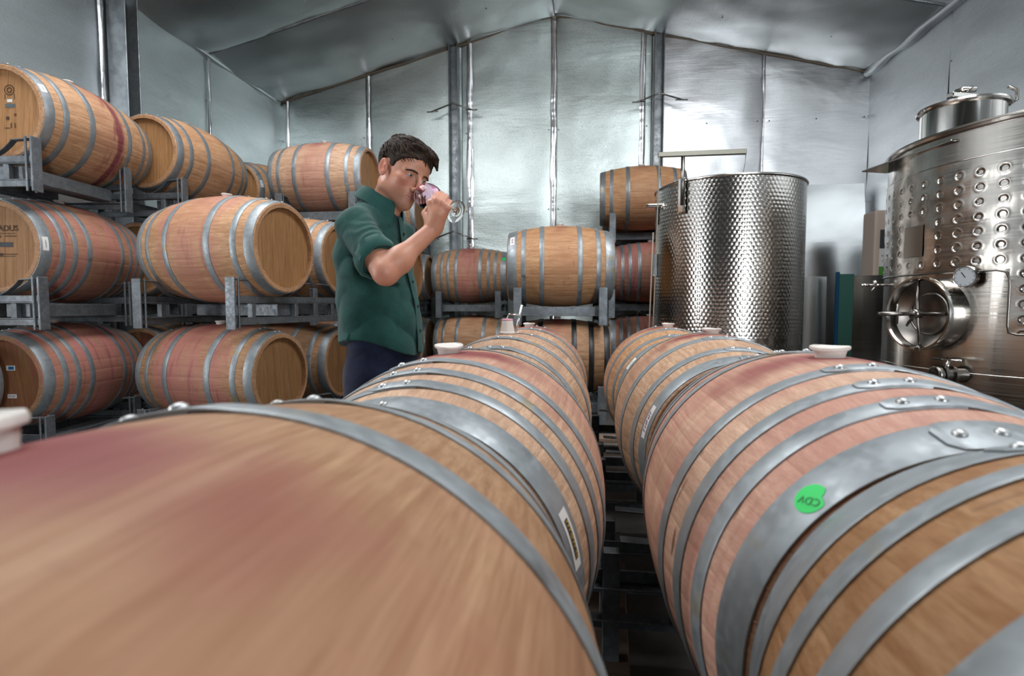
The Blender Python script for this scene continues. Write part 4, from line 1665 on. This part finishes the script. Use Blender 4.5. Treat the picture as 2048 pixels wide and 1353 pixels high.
def rotm(yaw, pit, rol):
    cy_, sy_, cp, sp, cr, sr = math.cos(yaw), math.sin(yaw), math.cos(pit), math.sin(pit), math.cos(rol), math.sin(rol)
    Rz = np.array([[cy_, -sy_, 0], [sy_, cy_, 0], [0, 0, 1]])
    Ry = np.array([[cp, 0, sp], [0, 1, 0], [-sp, 0, cp]])
    Rx = np.array([[1, 0, 0], [0, cr, -sr], [0, sr, cr]])
    return Rz @ Ry @ Rx


HC = np.array([-.658, 1.945, 1.560])
HM = rotm(rad(-34), rad(17.5), rad(-12))


def hw(p):
    return HC + HM @ np.array(p, float)


YAWB = rad(-8)
FWD = np.array([math.cos(YAWB), math.sin(YAWB), 0])
LFT = np.array([-math.sin(YAWB), math.cos(YAWB), 0])
SR = np.array([-.766, 1.772, 1.350])
ER = np.array([-.612, 1.635, 1.186])
WR = np.array([-.486, 1.742, 1.334])
SL = np.array([-.729, 2.090, 1.350])
EL = np.array([-.800, 2.160, 1.10])
WL = np.array([-.745, 2.140, .90])
NB = np.array([-.752, 1.932, 1.41])

# --- skin: head, neck, arms and hands in one surface
F = Field((-.93, 1.56, .86), (-.39, 2.24, 1.72), .0027)
F.caps((-.768, 1.93, 1.29), (-.74, 1.93, 1.0), .085, .085, .05)
F.caps(SR, SL, .045, .045, .04)
F.caps(NB + [0, 0, -.04], hw((-.030, 0, -.045)), .060, .055, .03)
hd = lambda c, r, k=.012, mode='add', rot=None: F.ell(hw(c), r, HM if rot is None else HM @ rot, k, mode)
hc = lambda a, b, ra, rb, k=.01, mode='add': F.caps(hw(a), hw(b), ra, rb, k, mode)
hd((-.005, 0, .045), (.101, .076, .080), .02)
hd((.045, 0, .036), (.053, .061, .058), .02)
hd((.028, 0, -.028), (.066, .062, .074), .02)
for s in (-1, 1):
    hc((-.006, s * .050, -.060), (.060, s * .015, -.099), .021, .017, .022)
    hd((.057, s * .044, -.019), (.025, .019, .017), .018)
    hc((.0900, s * .010, .0175), (.0745, s * .047, .0175), .0092, .0085, .012)
hd((.067, 0, -.097), (.0185, .022, .018), .014)
hd((.066, 0, -.068), (.026, .030, .028), .02)
for s in (-1, 1):
    hd((.100, s * .032, .002), (.013, .019, .011), .010, 'sub')
hc((.0925, 0, .012), (.1190, 0, -.036), .0080, .0115, .010)
hd((.1195, 0, -.0395), (.0130, .0125, .0115), .006)
for s in (-1, 1):
    hd((.1055, s * .0130, -.0430), (.0135, .0085, .0085), .005)
    hd((.1090, s * .0068, -.0525), (.0055, .0032, .0035), .003, 'sub')
    hd((.0760, s * .031, .002), (.0142, .0150, .0142), .004)           # lids
    hd((.0900, s * .0315, -.0005), (.0105, .0120, .0034), .0018, 'sub')     # opening between them
    hc((.0925, s * .0015, -.0668), (.082, s * .0225, -.0715), .0050, .0026, .005)
    hc((.0910, s * .0015, -.0768), (.081, s * .0205, -.0725), .0058, .0028, .005)
    hc((.0975, s * .001, -.0716), (.0860, s * .0225, -.0720), .0013, .0010, .002, 'sub')
    er = rotm(rad(-18 * s), rad(-12), 0)
    hd((-.014, s * .079, -.003), (.0195, .0075, .0325), .006, 'add', er)
    hd((-.0125, s * .0865, .001), (.0115, .0060, .0205), .004, 'sub', er)
    hd((-.006, s * .080, .0), (.006, .006, .009), .004, 'add', er)
    F.caps(hw((-.035, s * .048, -.045)), NB + FWD * .055 + LFT * s * .02 + [0, 0, .005], .013, .011, .02)
hc((.064, 0, -.10), (.03, 0, -.13), .01, .01, .03)
# right arm and hand
F.caps(SR, ER, .050, .043, .02)
F.caps(ER, WR, .0375, .026, .012)
F.ell(ER + (WR - ER) * .30 + [0, -.004, -.006], (.041, .041, .041), None, .03)
F.ell(ER, (.037, .037, .038), None, .015)
F.caps(SL, EL, .050, .043, .02)
F.caps(EL, WL, .042, .028, .015)
F.caps(WL, WL + np.array([.01, -.01, -.06]), .028, .024, .02)
FING0 = [([(-.490, 1.722, 1.412), (-.484, 1.770, 1.446), (-.490, 1.797, 1.434), (-.492, 1.800, 1.413)], .0105),
        ([(-.470, 1.716, 1.417), (-.468, 1.760, 1.446), (-.474, 1.788, 1.430), (-.477, 1.788, 1.408)], .0108),
        ([(-.451, 1.715, 1.409), (-.451, 1.752, 1.436), (-.459, 1.778, 1.421), (-.463, 1.776, 1.401)], .0102),
        ([(-.434, 1.717, 1.395), (-.436, 1.742, 1.417), (-.444, 1.763, 1.407), (-.449, 1.762, 1.391)], .0090)]
FING = [([pts[0]] + [(p[0], p[1] + dy_, p[2] + .003) for p in pts[1:]], r) for (pts, r), dy_ in zip(FING0, (.008, .012, .015, .018))]
palm_c = np.array([-.466, 1.727, 1.378])
for (pts, r) in FING:
    F.caps(WR + (palm_c - WR) * .25, pts[0], .021, .0125, .012)
F.caps(WR, palm_c, .026, .026, .015)
for (pts, r) in FING:
    F.ell(pts[0], (r * 1.18,) * 3, None, .006)
    F.caps(pts[0], pts[1], r * 1.04, r * .96, .005)
    F.ell(pts[1], (r * 1.06,) * 3, None, .003)
    F.caps(pts[1], pts[2], r * .95, r * .86, .0025)
    F.caps(pts[2], pts[3], r * .86, r * .70, .0025)
th_ = [(-.500, 1.738, 1.358), (-.517, 1.752, 1.384), (-.514, 1.775, 1.404), (-.505, 1.790, 1.414)]
F.caps(th_[0], th_[1], .017, .013, .012)
F.caps(th_[1], th_[2], .0125, .0105, .004)
F.caps(th_[2], th_[3], .0105, .0085, .003)

# skin colours: lips, nose and ears ruddier, beard shadow on the jaw
n = NT('skin')
ca = n.node('Attribute', dict(attribute_name='skin_tone'))
oc = n.coord()
mo = n.noise(oc, 90, 3, .6)
col = n.mix(n.math('MULTIPLY', n.ramp(mo, .45, .75), .25), ca.outputs['Color'], (.42, .17, .11))
n.P(Base_Color=col, Roughness=.48, Subsurface_Weight=.12, Subsurface_Radius=(.012, .005, .003))
n.b.inputs['Subsurface Scale'].default_value = .6
n.bump(n.noise(oc, 500, 2, .6), .12, .001)
M['skin'] = n.m
person = thing('person', 'man in a green shirt and navy trousers smelling a glass of red wine', 'person', (-.74, 1.93, 0))
PO = Vector((-.74, 1.93, 0))


def pobj(name, me, mat=None, label=None, parent=None):
    """mesh given in world coordinates, parented to the person"""
    me.transform(Matrix.Translation(-PO))
    return obj(name, me, mat, parent or person, label=label)


me, v = F.mesh('body', M['skin'])
q = (v - HC) @ HM
base = np.tile(np.array([.58, .275, .180]), (len(v), 1))


def tint(c, r, col, k=1.0):
    w = np.exp(-(((q - np.array(c)) / np.array(r)) ** 2).sum(1)) * k
    w = np.clip(w, 0, 1)[:, None]
    base[:] = base * (1 - w) + np.array(col) * w


for s in (-1, 1):
    tint((.07, s * .045, -.03), (.04, .03, .03), (.58, .205, .135), .7)
    tint((-.014, s * .083, -.003), (.03, .012, .045), (.62, .215, .15), .85)
    tint((.088, s * .031, -.012), (.016, .016, .006), (.46, .21, .165), .5)
tint((.110, 0, -.038), (.018, .018, .018), (.58, .19, .125), .7)
tint((.05, 0, -.10), (.06, .07, .032), (.36, .19, .14), .75)
tint((.098, 0, -.058), (.02, .022, .009), (.34, .165, .125), .6)
lips = np.exp(-((q[:, 2] + .0715) / .0085) ** 4 - (q[:, 1] / .023) ** 4) * (q[:, 0] > .075)
base[:] = base * (1 - .7 * lips[:, None]) + np.array([.42, .135, .12]) * .7 * lips[:, None]
# knuckles
for pts, r in FING:
    for p in pts[:2]:
        w = np.exp(-((v - np.array(p)) ** 2).sum(1) / .013 ** 2)[:, None] * .5
        base[:] = base * (1 - w) + np.array([.60, .235, .17]) * w
w = np.exp(-((v - ER - [.0, -.03, -.02]) ** 2).sum(1) / .035 ** 2)[:, None] * .5
base[:] = base * (1 - w) + np.array([.60, .25, .19]) * w
at_ = me.color_attributes.new('skin_tone', 'FLOAT_COLOR', 'POINT')
at_.data.foreach_set('color', np.concatenate([base, np.ones((len(v), 1))], 1).ravel())
pobj('body', me)

# eyes and brows
n = NT('eye')
x, y, z = n.sep(n.coord())
rr = n.math('SQRT', n.math('ADD', n.math('MULTIPLY', y, y), n.math('MULTIPLY', z, z)))
col = n.mix(n.ramp(rr, .0058, .0064), (.13, .17, .19), (.46, .42, .40))
col = n.mix(n.ramp(rr, .0021, .0026), (.004, .004, .005), col)
n.P(Base_Color=col, Roughness=.08)
M['eye'] = n.m
for s in (-1, 1):
    m = MB()
    m.lathe([(.0126 * math.sin(PI * i / 14) + 1e-5, -.0126 * math.cos(PI * i / 14)) for i in range(15)], 24)
    me = m.mesh('eye', True)
    me.materials.append(M['eye'])
    o = obj('eye', me, None, person)
    R3 = Matrix(HM.tolist()).to_4x4()
    o.matrix_local = Matrix.Translation(Vector(hw((.0772, s * .031, .0015))) - PO) @ R3 @ Matrix.Rotation(rad(4), 4, 'Y') @ Matrix.Rotation(rad(6), 4, 'Z')
    m = MB()
    for i in range(16):
        u = i / 15
        a = np.array((.0995 - .018 * u ** 1.6, s * (.012 + .036 * u), .0130 + .0040 * math.sin(PI * u) - .002 * u))
        b = a + np.array((.0005, s * .0085, .0035 - .004 * u))
        for dz_ in (-.0014, .0016):
            m.tube([hw(a + [0, 0, dz_]), hw((a + b) / 2 + [.0008, 0, .0008 + dz_]), hw(b + [0, 0, dz_ * .5])], [.0010, .0009, .0003], 5)
    brow = m.mesh('eyebrow', True)
    pobj('eyebrow', brow, simple('brow_hair', (.06, .035, .022), .8))

# hair: one mass with grooves plus loose locks
n = NT('hair')
oc = n.coord()
g = n.noise(oc, 60, 4, .6, .5)
n.P(Base_Color=n.mix(n.ramp(g, .3, .7), (.013, .008, .0055), (.040, .022, .013)), Roughness=.6)
n.b.inputs['Specular IOR Level'].default_value = .18
M['hair'] = n.m
hl_x = [-.13, -.075, -.045, -.032, -.024, .004, .010, .017, .026, .036, .060, .085, .105, .135]
hl_z = [-.075, -.070, -.030, .015, .034, .034, .014, .006, .012, .030, .046, .058, .066, .070]
G = Field((-.80, 1.77, 1.44), (-.46, 2.08, 1.72), .0024)


def hair_fn(P):
    q = (P - HC) @ HM
    r = np.array((.108, .0845, .0850))
    p = q - np.array((-.011, 0, .048))
    k0 = np.linalg.norm(p / r, axis=-1)
    k1 = np.linalg.norm(p / (r * r), axis=-1) + 1e-9
    d = k0 * (k0 - 1) / k1
    r2 = np.array((.062, .070, .066))
    p2 = q - np.array((.045, 0, .036))
    m0 = np.linalg.norm(p2 / r2, axis=-1)
    m1 = np.linalg.norm(p2 / (r2 * r2), axis=-1) + 1e-9
    e = m0 * (m0 - 1) / m1
    hh = np.clip(.5 + .5 * (d - e) / .012, 0, 1)
    d = d + (e - d) * hh - .012 * hh * (1 - hh)
    zl = np.interp(q[..., 0], hl_x, hl_z)
    d2 = (zl - q[..., 2]) * .75
    d = np.maximum(d, d2)
    return d


lo_, hi_ = HC - .16, HC + .17
G.op(hair_fn, lo_, hi_, .004)
gh = lambda c, r, k=.014: G.ell(hw(c), r, HM, k)
gh((-.068, -.012, .116), (.030, .032, .020), .008)
gh((.010, -.012, .118), (.050, .044, .018), .008)
gh((.056, .004, .102), (.042, .052, .020), .008)
gh((.086, .026, .090), (.024, .034, .018), .008)
G.caps(hw((.092, .034, .090)), hw((.106, .046, .070)), .010, .004, .008)
G.caps(hw((.088, .050, .084)), hw((.099, .062, .058)), .010, .003, .008)
def strand(P):
    q = (P - HC) @ HM
    fl = q[..., 1] * .9 + .55 * q[..., 2] - .30 * q[..., 0]
    w = 3.0 * np.sin(q[..., 0] * 34) + 2.0 * np.sin(q[..., 2] * 47 + 1) + 1.5 * np.sin(q[..., 1] * 61)
    return .0014 * np.sin(fl * 640 + 2 * w) + .0012 * np.sin(fl * 1150 + 2.6 * w + 1.0) + .0015 * np.sin(fl * 230 + w)


sl, P = G.sub(lo_, hi_)
G.phi[sl] += strand(P).astype(np.float32)
me, _v = G.mesh('hair', M['hair'])
rgl = random.Random(11)
m = MB()


def lock(p0, dirv, nseg, step, r0, curl=0.0, drop=0.0, lift=0.0):
    cen = np.array((-.011, 0, .048))
    rad_ = np.array((.110, .0860, .0870))
    p = np.array(p0, float)
    dvec = np.array(dirv, float)
    pts, rs = [], []
    for i in range(nseg):
        u = i / (nseg - 1)
        o = (p - cen) / rad_
        o = o / np.linalg.norm(o)
        surf = cen + o * rad_ * (1.0 + lift * math.sin(PI * min(1, u * 1.1)) + .012)
        pp = surf if u < .75 else surf * (1 - (u - .75) * 1.2 * (1 if drop else 0)) + p * ((u - .75) * 1.2 * (1 if drop else 0))
        pts.append(hw(pp))
        rs.append(r0 * (1 - u) ** .6 * (.6 + .4 * min(1, u * 5)) + .0004)
        nrm = o / rad_
        nrm /= np.linalg.norm(nrm)
        dd = dvec - nrm * (dvec @ nrm) * (1 if u < .75 or not drop else 0)
        dd /= np.linalg.norm(dd) + 1e-9
        dvec = dvec + np.array((0, curl, -drop * (u > .6)))
        p = pp + dd * step
    m.tube(pts, rs, 5)


for k in range(950):
    x0 = rgl.uniform(-.10, .055)
    y0 = .080 * rgl.uniform(-1, 1)
    o = np.array((x0 / .112, y0 / .0875, 0))
    s2 = 1 - (o ** 2).sum()
    if s2 <= .02:
        continue
    z0 = .048 + .0870 * math.sqrt(s2) * (1 if rgl.random() < .75 else rgl.uniform(.1, .6))
    if z0 < np.interp(x0, hl_x, hl_z) + .020:
        continue
    dv = (1.0, .30 * (y0 / .08) + .12, -.25 - .45 * abs(y0 / .08))
    nn_ = 9 if x0 < .02 and z0 > .09 else 6
    lock((x0, y0, z0), dv, nn_, rgl.uniform(.005, .0085), rgl.uniform(.0010, .0021), rgl.uniform(-.05, .07), 0, rgl.uniform(-.01, .04))
for k in range(190):        # fringe that falls over the far side of the forehead
    y0 = -.02 + .085 * rgl.random()
    far = y0 > .012
    lock((.058 + .02 * rgl.random(), y0, .115), ((1.0, .12 + rgl.uniform(-.1, .3), -.35) if far else (.75, .75 + rgl.uniform(-.2, .3), -.35)), 9, rgl.uniform(.0065, .0100) * (1.0 if far else .62), rgl.uniform(.0011, .0022), rgl.uniform(-.05, .07), rgl.uniform(.2, .5) if far else .1, rgl.uniform(.02, .13))
for k in range(5):          # a few strands loose on the near side of the forehead
    lock((.070, -.012 - .006 * k, .108), (1.0, -.25, -.5), 8, .0068, .0011, -.05, .3, .03)
for k in range(60):         # tuft at the crown
    lock((-.085 + .035 * rgl.random(), -.035 + .05 * rgl.random(), .122), (rgl.uniform(-.2, .8), rgl.uniform(-.5, .5), .5), 6, .0062, .0016, 0, 0, rgl.uniform(.06, .16))
for k in range(90):         # nape and over the ear
    x0 = rgl.uniform(-.108, -.035)
    for s in (-1, 1):
        zz = rgl.uniform(.0, .06)
        yy = s * .084 * math.sqrt(max(.05, 1 - ((x0 + .011) / .112) ** 2))
        lock((x0, yy, zz), (.25, 0, -1), 6, .0075, .0016, 0, 0, 0.0)
locks = m.mesh('hair', True)
bm = bmesh.new()
bm.from_mesh(me)
bm.from_mesh(locks)
bm.to_mesh(me)
bm.free()
me.polygons.foreach_set('use_smooth', [True] * len(me.polygons))
pobj('hair', me, None, 'short dark brown tousled hair')

# --- shirt
zk = [.86, .93, 1.00, 1.10, 1.20, 1.30, 1.37, 1.42, 1.455, 1.48]
ck = [-.735, -.737, -.742, -.750, -.762, -.769, -.766, -.758, -.752, -.75]
dk = [.138, .138, .139, .138, .124, .112, .100, .080, .064, .055]
wk = [.185, .185, .186, .186, .188, .188, .170, .115, .080, .065]


def torso(th, z, off=0.0):
    c = np.interp(z, zk, ck)
    d, w_ = np.interp(z, zk, dk) + off, np.interp(z, zk, wk) + off
    return np.array((c, 1.932, z)) + FWD * d * math.cos(th) + LFT * w_ * math.sin(th)


rs_ = np.random.default_rng(5)
WV = [(rs_.normal(size=3) * np.array((26, 26, 34)), rs_.uniform(0, 6.3), rs_.uniform(.4, 1)) for _ in range(9)]


def folds(P, amp):
    d = 0
    wx = P[..., 0] * 9 + 1.3 * np.sin(P[..., 2] * 17)
    for kv, ph, a in WV:
        d = d + a * np.sin(P @ kv + ph + 1.2 * np.sin(wx + ph))
    d = d / 3.2
    return amp * (1 - np.abs(d)) * np.sign(1) - amp * .5


def torso_fn(P):
    z = P[..., 2]
    c = np.interp(z, zk, ck)
    d, w_ = np.interp(z, zk, dk), np.interp(z, zk, wk)
    px, py = P[..., 0] - c, P[..., 1] - 1.932
    a = px * FWD[0] + py * FWD[1]
    b = px * LFT[0] + py * LFT[1]
    k0 = np.sqrt((a / d) ** 2 + (b / w_) ** 2)
    s = (k0 - 1) * np.minimum(d, w_) * .92
    th = np.arctan2(b / w_, a / d)
    hem = .962 - np.where(np.cos(th) > 0, .064, .034) * np.cos(th) ** 2
    flare = .014 * np.clip((1.0 - z) / .1, 0, 1) * (np.cos(th) < -.2)
    s = s - flare + folds(P * np.array((.8, .8, .6)), .0105) * np.clip((1.42 - z) / .06, 0, 1)
    s = np.maximum(s, hem - z)
    return np.maximum(s, z - 1.462)


S = Field((-.96, 1.56, .86), (-.50, 2.26, 1.48), .0034)
S.op(torso_fn, (-.94, 1.70, .87), (-.55, 2.17, 1.465), .004)
S.caps(SR, NB + LFT * -.03 + [0, 0, .0], .054, .045, .03)
S.caps(SL, NB + LFT * .03 + [0, 0, .0], .054, .045, .03)


def sleeve(A, B, ra, rb, cut):
    ab = B - A
    L = np.linalg.norm(ab)
    dr = ab / L

    def fn(P):
        t = (P - A) @ dr
        tc = np.clip(t / L, 0, 1)
        rr_ = np.linalg.norm(P - A - (tc * L)[..., None] * dr, axis=-1)
        ring = .0018 * np.sin(t * 105 + 3 * np.sin(P[..., 2] * 40) + 2 * np.sin(P[..., 0] * 55)) * np.clip(t / .1, 0, 1)
        d = rr_ - (ra + (rb - ra) * tc) + ring + folds(P, .0075)
        return np.maximum(d, t - cut * L)
    r = max(ra, rb) + .01
    S.op(fn, np.minimum(A, B) - r, np.maximum(A, B) + r, .022)


sleeve(SR, ER, .063, .060, .76)
sleeve(SL, EL, .068, .060, 1.0)
S.caps(EL, EL + (WL - EL) * .75, .060, .046, .02)
M['shirt'] = cloth('shirt_green_cotton', (.016, .072, .062), (.010, .048, .043), 900, 1.3)
me, _v = S.mesh('shirt', M['shirt'])
shirt = pobj('shirt', me, None, 'dark green long sleeved shirt with rolled sleeves')


def sheet_mesh(rows, th, name, mat):
    """rows of points -> thin solid following them"""
    rows = np.array(rows)
    nr, ncol, _ = rows.shape
    du = np.gradient(rows, axis=1)
    dv = np.gradient(rows, axis=0)
    nn = np.cross(du, dv)
    nn /= np.linalg.norm(nn, axis=-1, keepdims=True) + 1e-9
    A = (rows + nn * th / 2).reshape(-1, 3)
    B = (rows - nn * th / 2).reshape(-1, 3)
    K = len(A)
    f = []
    for j in range(nr - 1):
        for i in range(ncol - 1):
            a = j * ncol + i
            f += [(a, a + 1, a + ncol + 1, a + ncol), (K + a, K + a + ncol, K + a + ncol + 1, K + a + 1)]
    per = [i for i in range(ncol)] + [j * ncol + ncol - 1 for j in range(1, nr)] + [(nr - 1) * ncol + i for i in range(ncol - 2, -1, -1)] + [j * ncol for j in range(nr - 2, 0, -1)]
    for i in range(len(per)):
        a, b = per[i], per[(i + 1) % len(per)]
        f.append((a, K + a, K + b, b))
    me = mesh(name, np.concatenate([A, B]), f)
    smooth_by_angle(me, 50)
    me.materials.append(mat)
    return me


M['shirt2'] = cloth('shirt_green_collar', (.018, .080, .070), (.013, .058, .052), 900, .3)
# collar: a stand round the neck and a leaf folded over it, tips at the front
CU = FWD * math.sin(rad(24)) + np.array((0, 0, 1)) * math.cos(rad(24))
CX = FWD * math.cos(rad(24)) - np.array((0, 0, 1)) * math.sin(rad(24))
CC = np.array((-.742, 1.928, 1.455))


def cpt(th, r, h):
    return CC + CX * r * .96 * math.cos(th) + LFT * r * math.sin(th) + CU * h


rows = [[], [], [], [], []]
for i in range(49):
    th = rad(20) + (2 * PI - rad(40)) * i / 48
    fr = max(0, math.cos(th))
    tip = max(0, math.cos(th) - .45) / .55
    rows[0].append(cpt(th, .067, -.015))
    rows[1].append(cpt(th, .068 + .003 * fr, .034 - .012 * fr))
    rows[2].append(cpt(th, .074 + .004 * fr, .038 - .012 * fr))
    rows[3].append(cpt(th, .086 + .010 * fr, .018 - .022 * fr))
    rows[4].append(cpt(th + .10 * tip * (1 if th < PI else -1), .097 + .020 * fr, -.008 - .022 * fr - .030 * tip))
pobj('collar', sheet_mesh(rows, .004, 'collar', M['shirt2']), None, 'buttoned down shirt collar', None)
# rolled cuff of the right sleeve
dr = (ER - SR) / np.linalg.norm(ER - SR)
e1 = np.cross(dr, (0, 0, 1))
e1 /= np.linalg.norm(e1)
e2 = np.cross(dr, e1)
L_ = np.linalg.norm(ER - SR)
rows = []
for t, r in ((.60, .064), (.615, .069), (.70, .0685), (.785, .0665), (.80, .062), (.78, .056)):
    row = []
    for i in range(41):
        a = 2 * PI * i / 40
        rr = r + .0025 * math.sin(3 * a + 8 * t) + .002 * math.sin(7 * a - 20 * t)
        row.append(SR + dr * (t * L_ + .008 * math.sin(a + 1)) + e1 * rr * math.cos(a) + e2 * rr * math.sin(a))
    rows.append(row)
pobj('cuff', sheet_mesh(rows, .004, 'cuff', M['shirt2']))
# placket, buttons, pocket with flap, side seam
rows = [[torso(t, z, .0065 + .001 * math.sin(z * 60)) for t in np.linspace(-.02, .20, 5)] for z in np.linspace(.912, 1.405, 30)]
pobj('placket', sheet_mesh(rows, .003, 'placket', M['shirt2']))
m = MB()
m.lathe([(.0004, .003), (.0045, .003), (.0058, .002), (.006, 0), (.0004, -.001)], 14)
BT = m.mesh('button', True)
BT.materials.append(simple('button_dark', (.012, .03, .028), .35))
for z in (.99, 1.08, 1.17, 1.26, 1.345):
    p_ = torso(.09, z, .011)
    o = obj('button', BT, None, person)
    o.matrix_local = Matrix.Translation(Vector(p_) - PO) @ align(FWD)
rows = [[torso(t, z, .0055) for t in np.linspace(-.80, -.28, 12)] for z in np.linspace(1.16, 1.295, 8)]
pobj('pocket', sheet_mesh(rows, .003, 'pocket', M['shirt2']))
rows = [[torso(t, z + (.018 * abs((t + .54) / .27) if j == 0 else 0), .0105) for t in np.linspace(-.81, -.27, 13)] for j, z in enumerate((1.248, 1.275, 1.30))]
pobj('pocket_flap', sheet_mesh(rows, .003, 'pocket_flap', M['shirt2']))
o = obj('button', BT, None, person)
o.matrix_local = Matrix.Translation(Vector(torso(-.54, 1.262, .014)) - PO) @ align(torso(-.54, 1.262, .1) - torso(-.54, 1.262, 0))

# --- trousers and shoes
T = Field((-.92, 1.70, .03), (-.52, 2.16, 1.0), .005)


def hip_fn(P):
    z = P[..., 2]
    px, py = P[..., 0] + .733, P[..., 1] - 1.932
    a = px * FWD[0] + py * FWD[1]
    b = px * LFT[0] + py * LFT[1]
    d = np.interp(z, [.74, .85, .98], [.115, .125, .115])
    k0 = np.sqrt((a / d) ** 2 + (b / .170) ** 2)
    s = (k0 - 1) * .112 + folds(P, .004)
    return np.maximum(np.maximum(s, z - .985), .76 - z)


T.op(hip_fn, (-.90, 1.74, .75), (-.56, 2.13, .99), .02)
for s, yx in ((-1, 0), (1, 0)):
    hp = np.array((-.742, 1.932, .82)) + LFT * s * .085
    kn = hp + np.array((-.006, s * .01, -.34))
    an = kn + np.array((-.018, 0, -.40))
    T.caps(hp, kn, .092, .074, .03)
    T.caps(kn, an, .074, .062, .02)
M['trousers'] = cloth('trousers_navy', (.011, .017, .046), (.006, .009, .026), 1400, 1.3, .8)
me, _v = T.mesh('trousers', M['trousers'])
pobj('trousers', me, None, 'dark navy work trousers')
M['shoe'] = simple('shoe_leather', (.05, .032, .022), .5)
for s in (-1, 1):
    K = Field((-.90, 1.66, 0.001), (-.48, 2.20, .15), .005)
    hp = np.array((-.766, 1.932 + s * .01, .0)) + LFT * s * .085
    K.ell(hp + FWD * .06 + [0, 0, .035], (.15, .048, .045), rotm(YAWB, 0, 0), .02)
    K.ell(hp + FWD * -.02 + [0, 0, .07], (.06, .045, .06), rotm(YAWB, 0, 0), .03)
    K.phi = np.maximum(K.phi, (.004 - (K.lo[2] + K.h * np.arange(K.n[2])))[None, None, :].astype(np.float32))
    me, _v = K.mesh('shoe', M['shoe'])
    pobj('shoe', me)
# belt loop tag on the hip pocket
m = MB()
p_ = np.array((-.733, 1.932, .845)) + (FWD * .118 * math.cos(-1.9) + LFT * .17 * math.sin(-1.9)) * 1.02
m.box((-.004, -.002, -.014), (.004, .002, .014))
me = m.mesh('pocket_tag')
me.materials.append(M['white'])
o = obj('pocket_tag', me, None, person)
o.location = Vector(p_) - PO

# ------------------------------------------------------------------ wine glass in his right hand
G0 = Vector((-.5495, 1.845, 1.467))
G1 = Vector((-.4136, 1.755, 1.388))
AX = (G0 - G1).normalized()         # from foot to rim
LEN = (G0 - G1).length
glass = thing('wine_glass', 'stemmed wine glass with red wine, tilted at the man\'s nose', 'glass', G1)
GM = align(AX, (0, 0, 1))


def gob(name, me, mat, label=None):
    o = obj(name, me, mat, glass, label=label)
    o.matrix_local = GM
    return o


def bowl_r(z):
    # z measured from the foot
    return float(np.interp(z, [.096, .099, .104, .112, .124, .138, .152, .168, .185, .200, LEN], [.003, .010, .020, .030, .0395, .0440, .0450, .0435, .0395, .0355, .0325]))


n = NT('clear_glass')
n.P(Base_Color=(.97, .98, .98), Roughness=.0, IOR=1.46, Transmission_Weight=1.0)
M['glass'] = n.m
n = NT('wine_stained_glass')
n.P(Base_Color=(.93, .62, .76), Roughness=.0, IOR=1.30, Transmission_Weight=1.0)
M['glass_pink'] = n.m
n = NT('red_wine')
n.P(Base_Color=(.50, .02, .06), Roughness=.0, IOR=1.34, Transmission_Weight=.9)
M['wine'] = n.m
zs = list(np.linspace(.0965, LEN, 34))
m = MB()
m.lathe([(bowl_r(z), z) for z in zs] + [(bowl_r(z) - .0011, z + (.0012 if i == len(zs) - 1 else 0)) for i, z in reversed(list(enumerate(zs)))], 56)
gob('bowl', smooth_by_angle(m.mesh('bowl'), 70), M['glass_pink'], 'glass bowl filmed with pink wine')
m = MB()
m.lathe([(.0004, .098), (.006, .0975), (.0042, .088), (.0034, .07), (.0033, .03), (.0042, .012), (.008, .0060), (.012, .0024), (.017, .0018), (.024, .0016), (.0362, .0016), (.0378, .0013), (.0384, .0008), (.0378, .0003), (.0362, 0), (.020, 0), (.0004, 0)], 48)
gob('stem_and_foot', smooth_by_angle(m.mesh('stem_and_foot'), 70), M['glass'])
# the wine lies level in the tilted bowl
Wf = Field(np.array(G0) - [.10, .10, .09], np.array(G0) + [.14, .10, .06], .0016)
sl, P = Wf.sub(Wf.lo, Wf.lo + Wf.h * Wf.n)
rel = P - np.array(G1)
tz = rel @ np.array(AX)
rr_ = np.linalg.norm(rel - tz[..., None] * np.array(AX), axis=-1)
br = np.interp(tz, zs, [bowl_r(z) - .0017 for z in zs])
ph = np.maximum(np.maximum(rr_ - br, .0985 - tz), np.maximum(tz - .19, P[..., 2] - 1.4265))
Wf.phi[sl] = ph
me, _v = Wf.mesh('wine', M['wine'])
me.transform(Matrix.Translation(-G1))
obj('wine', me, None, glass, label='dark red wine lying level in the bowl')
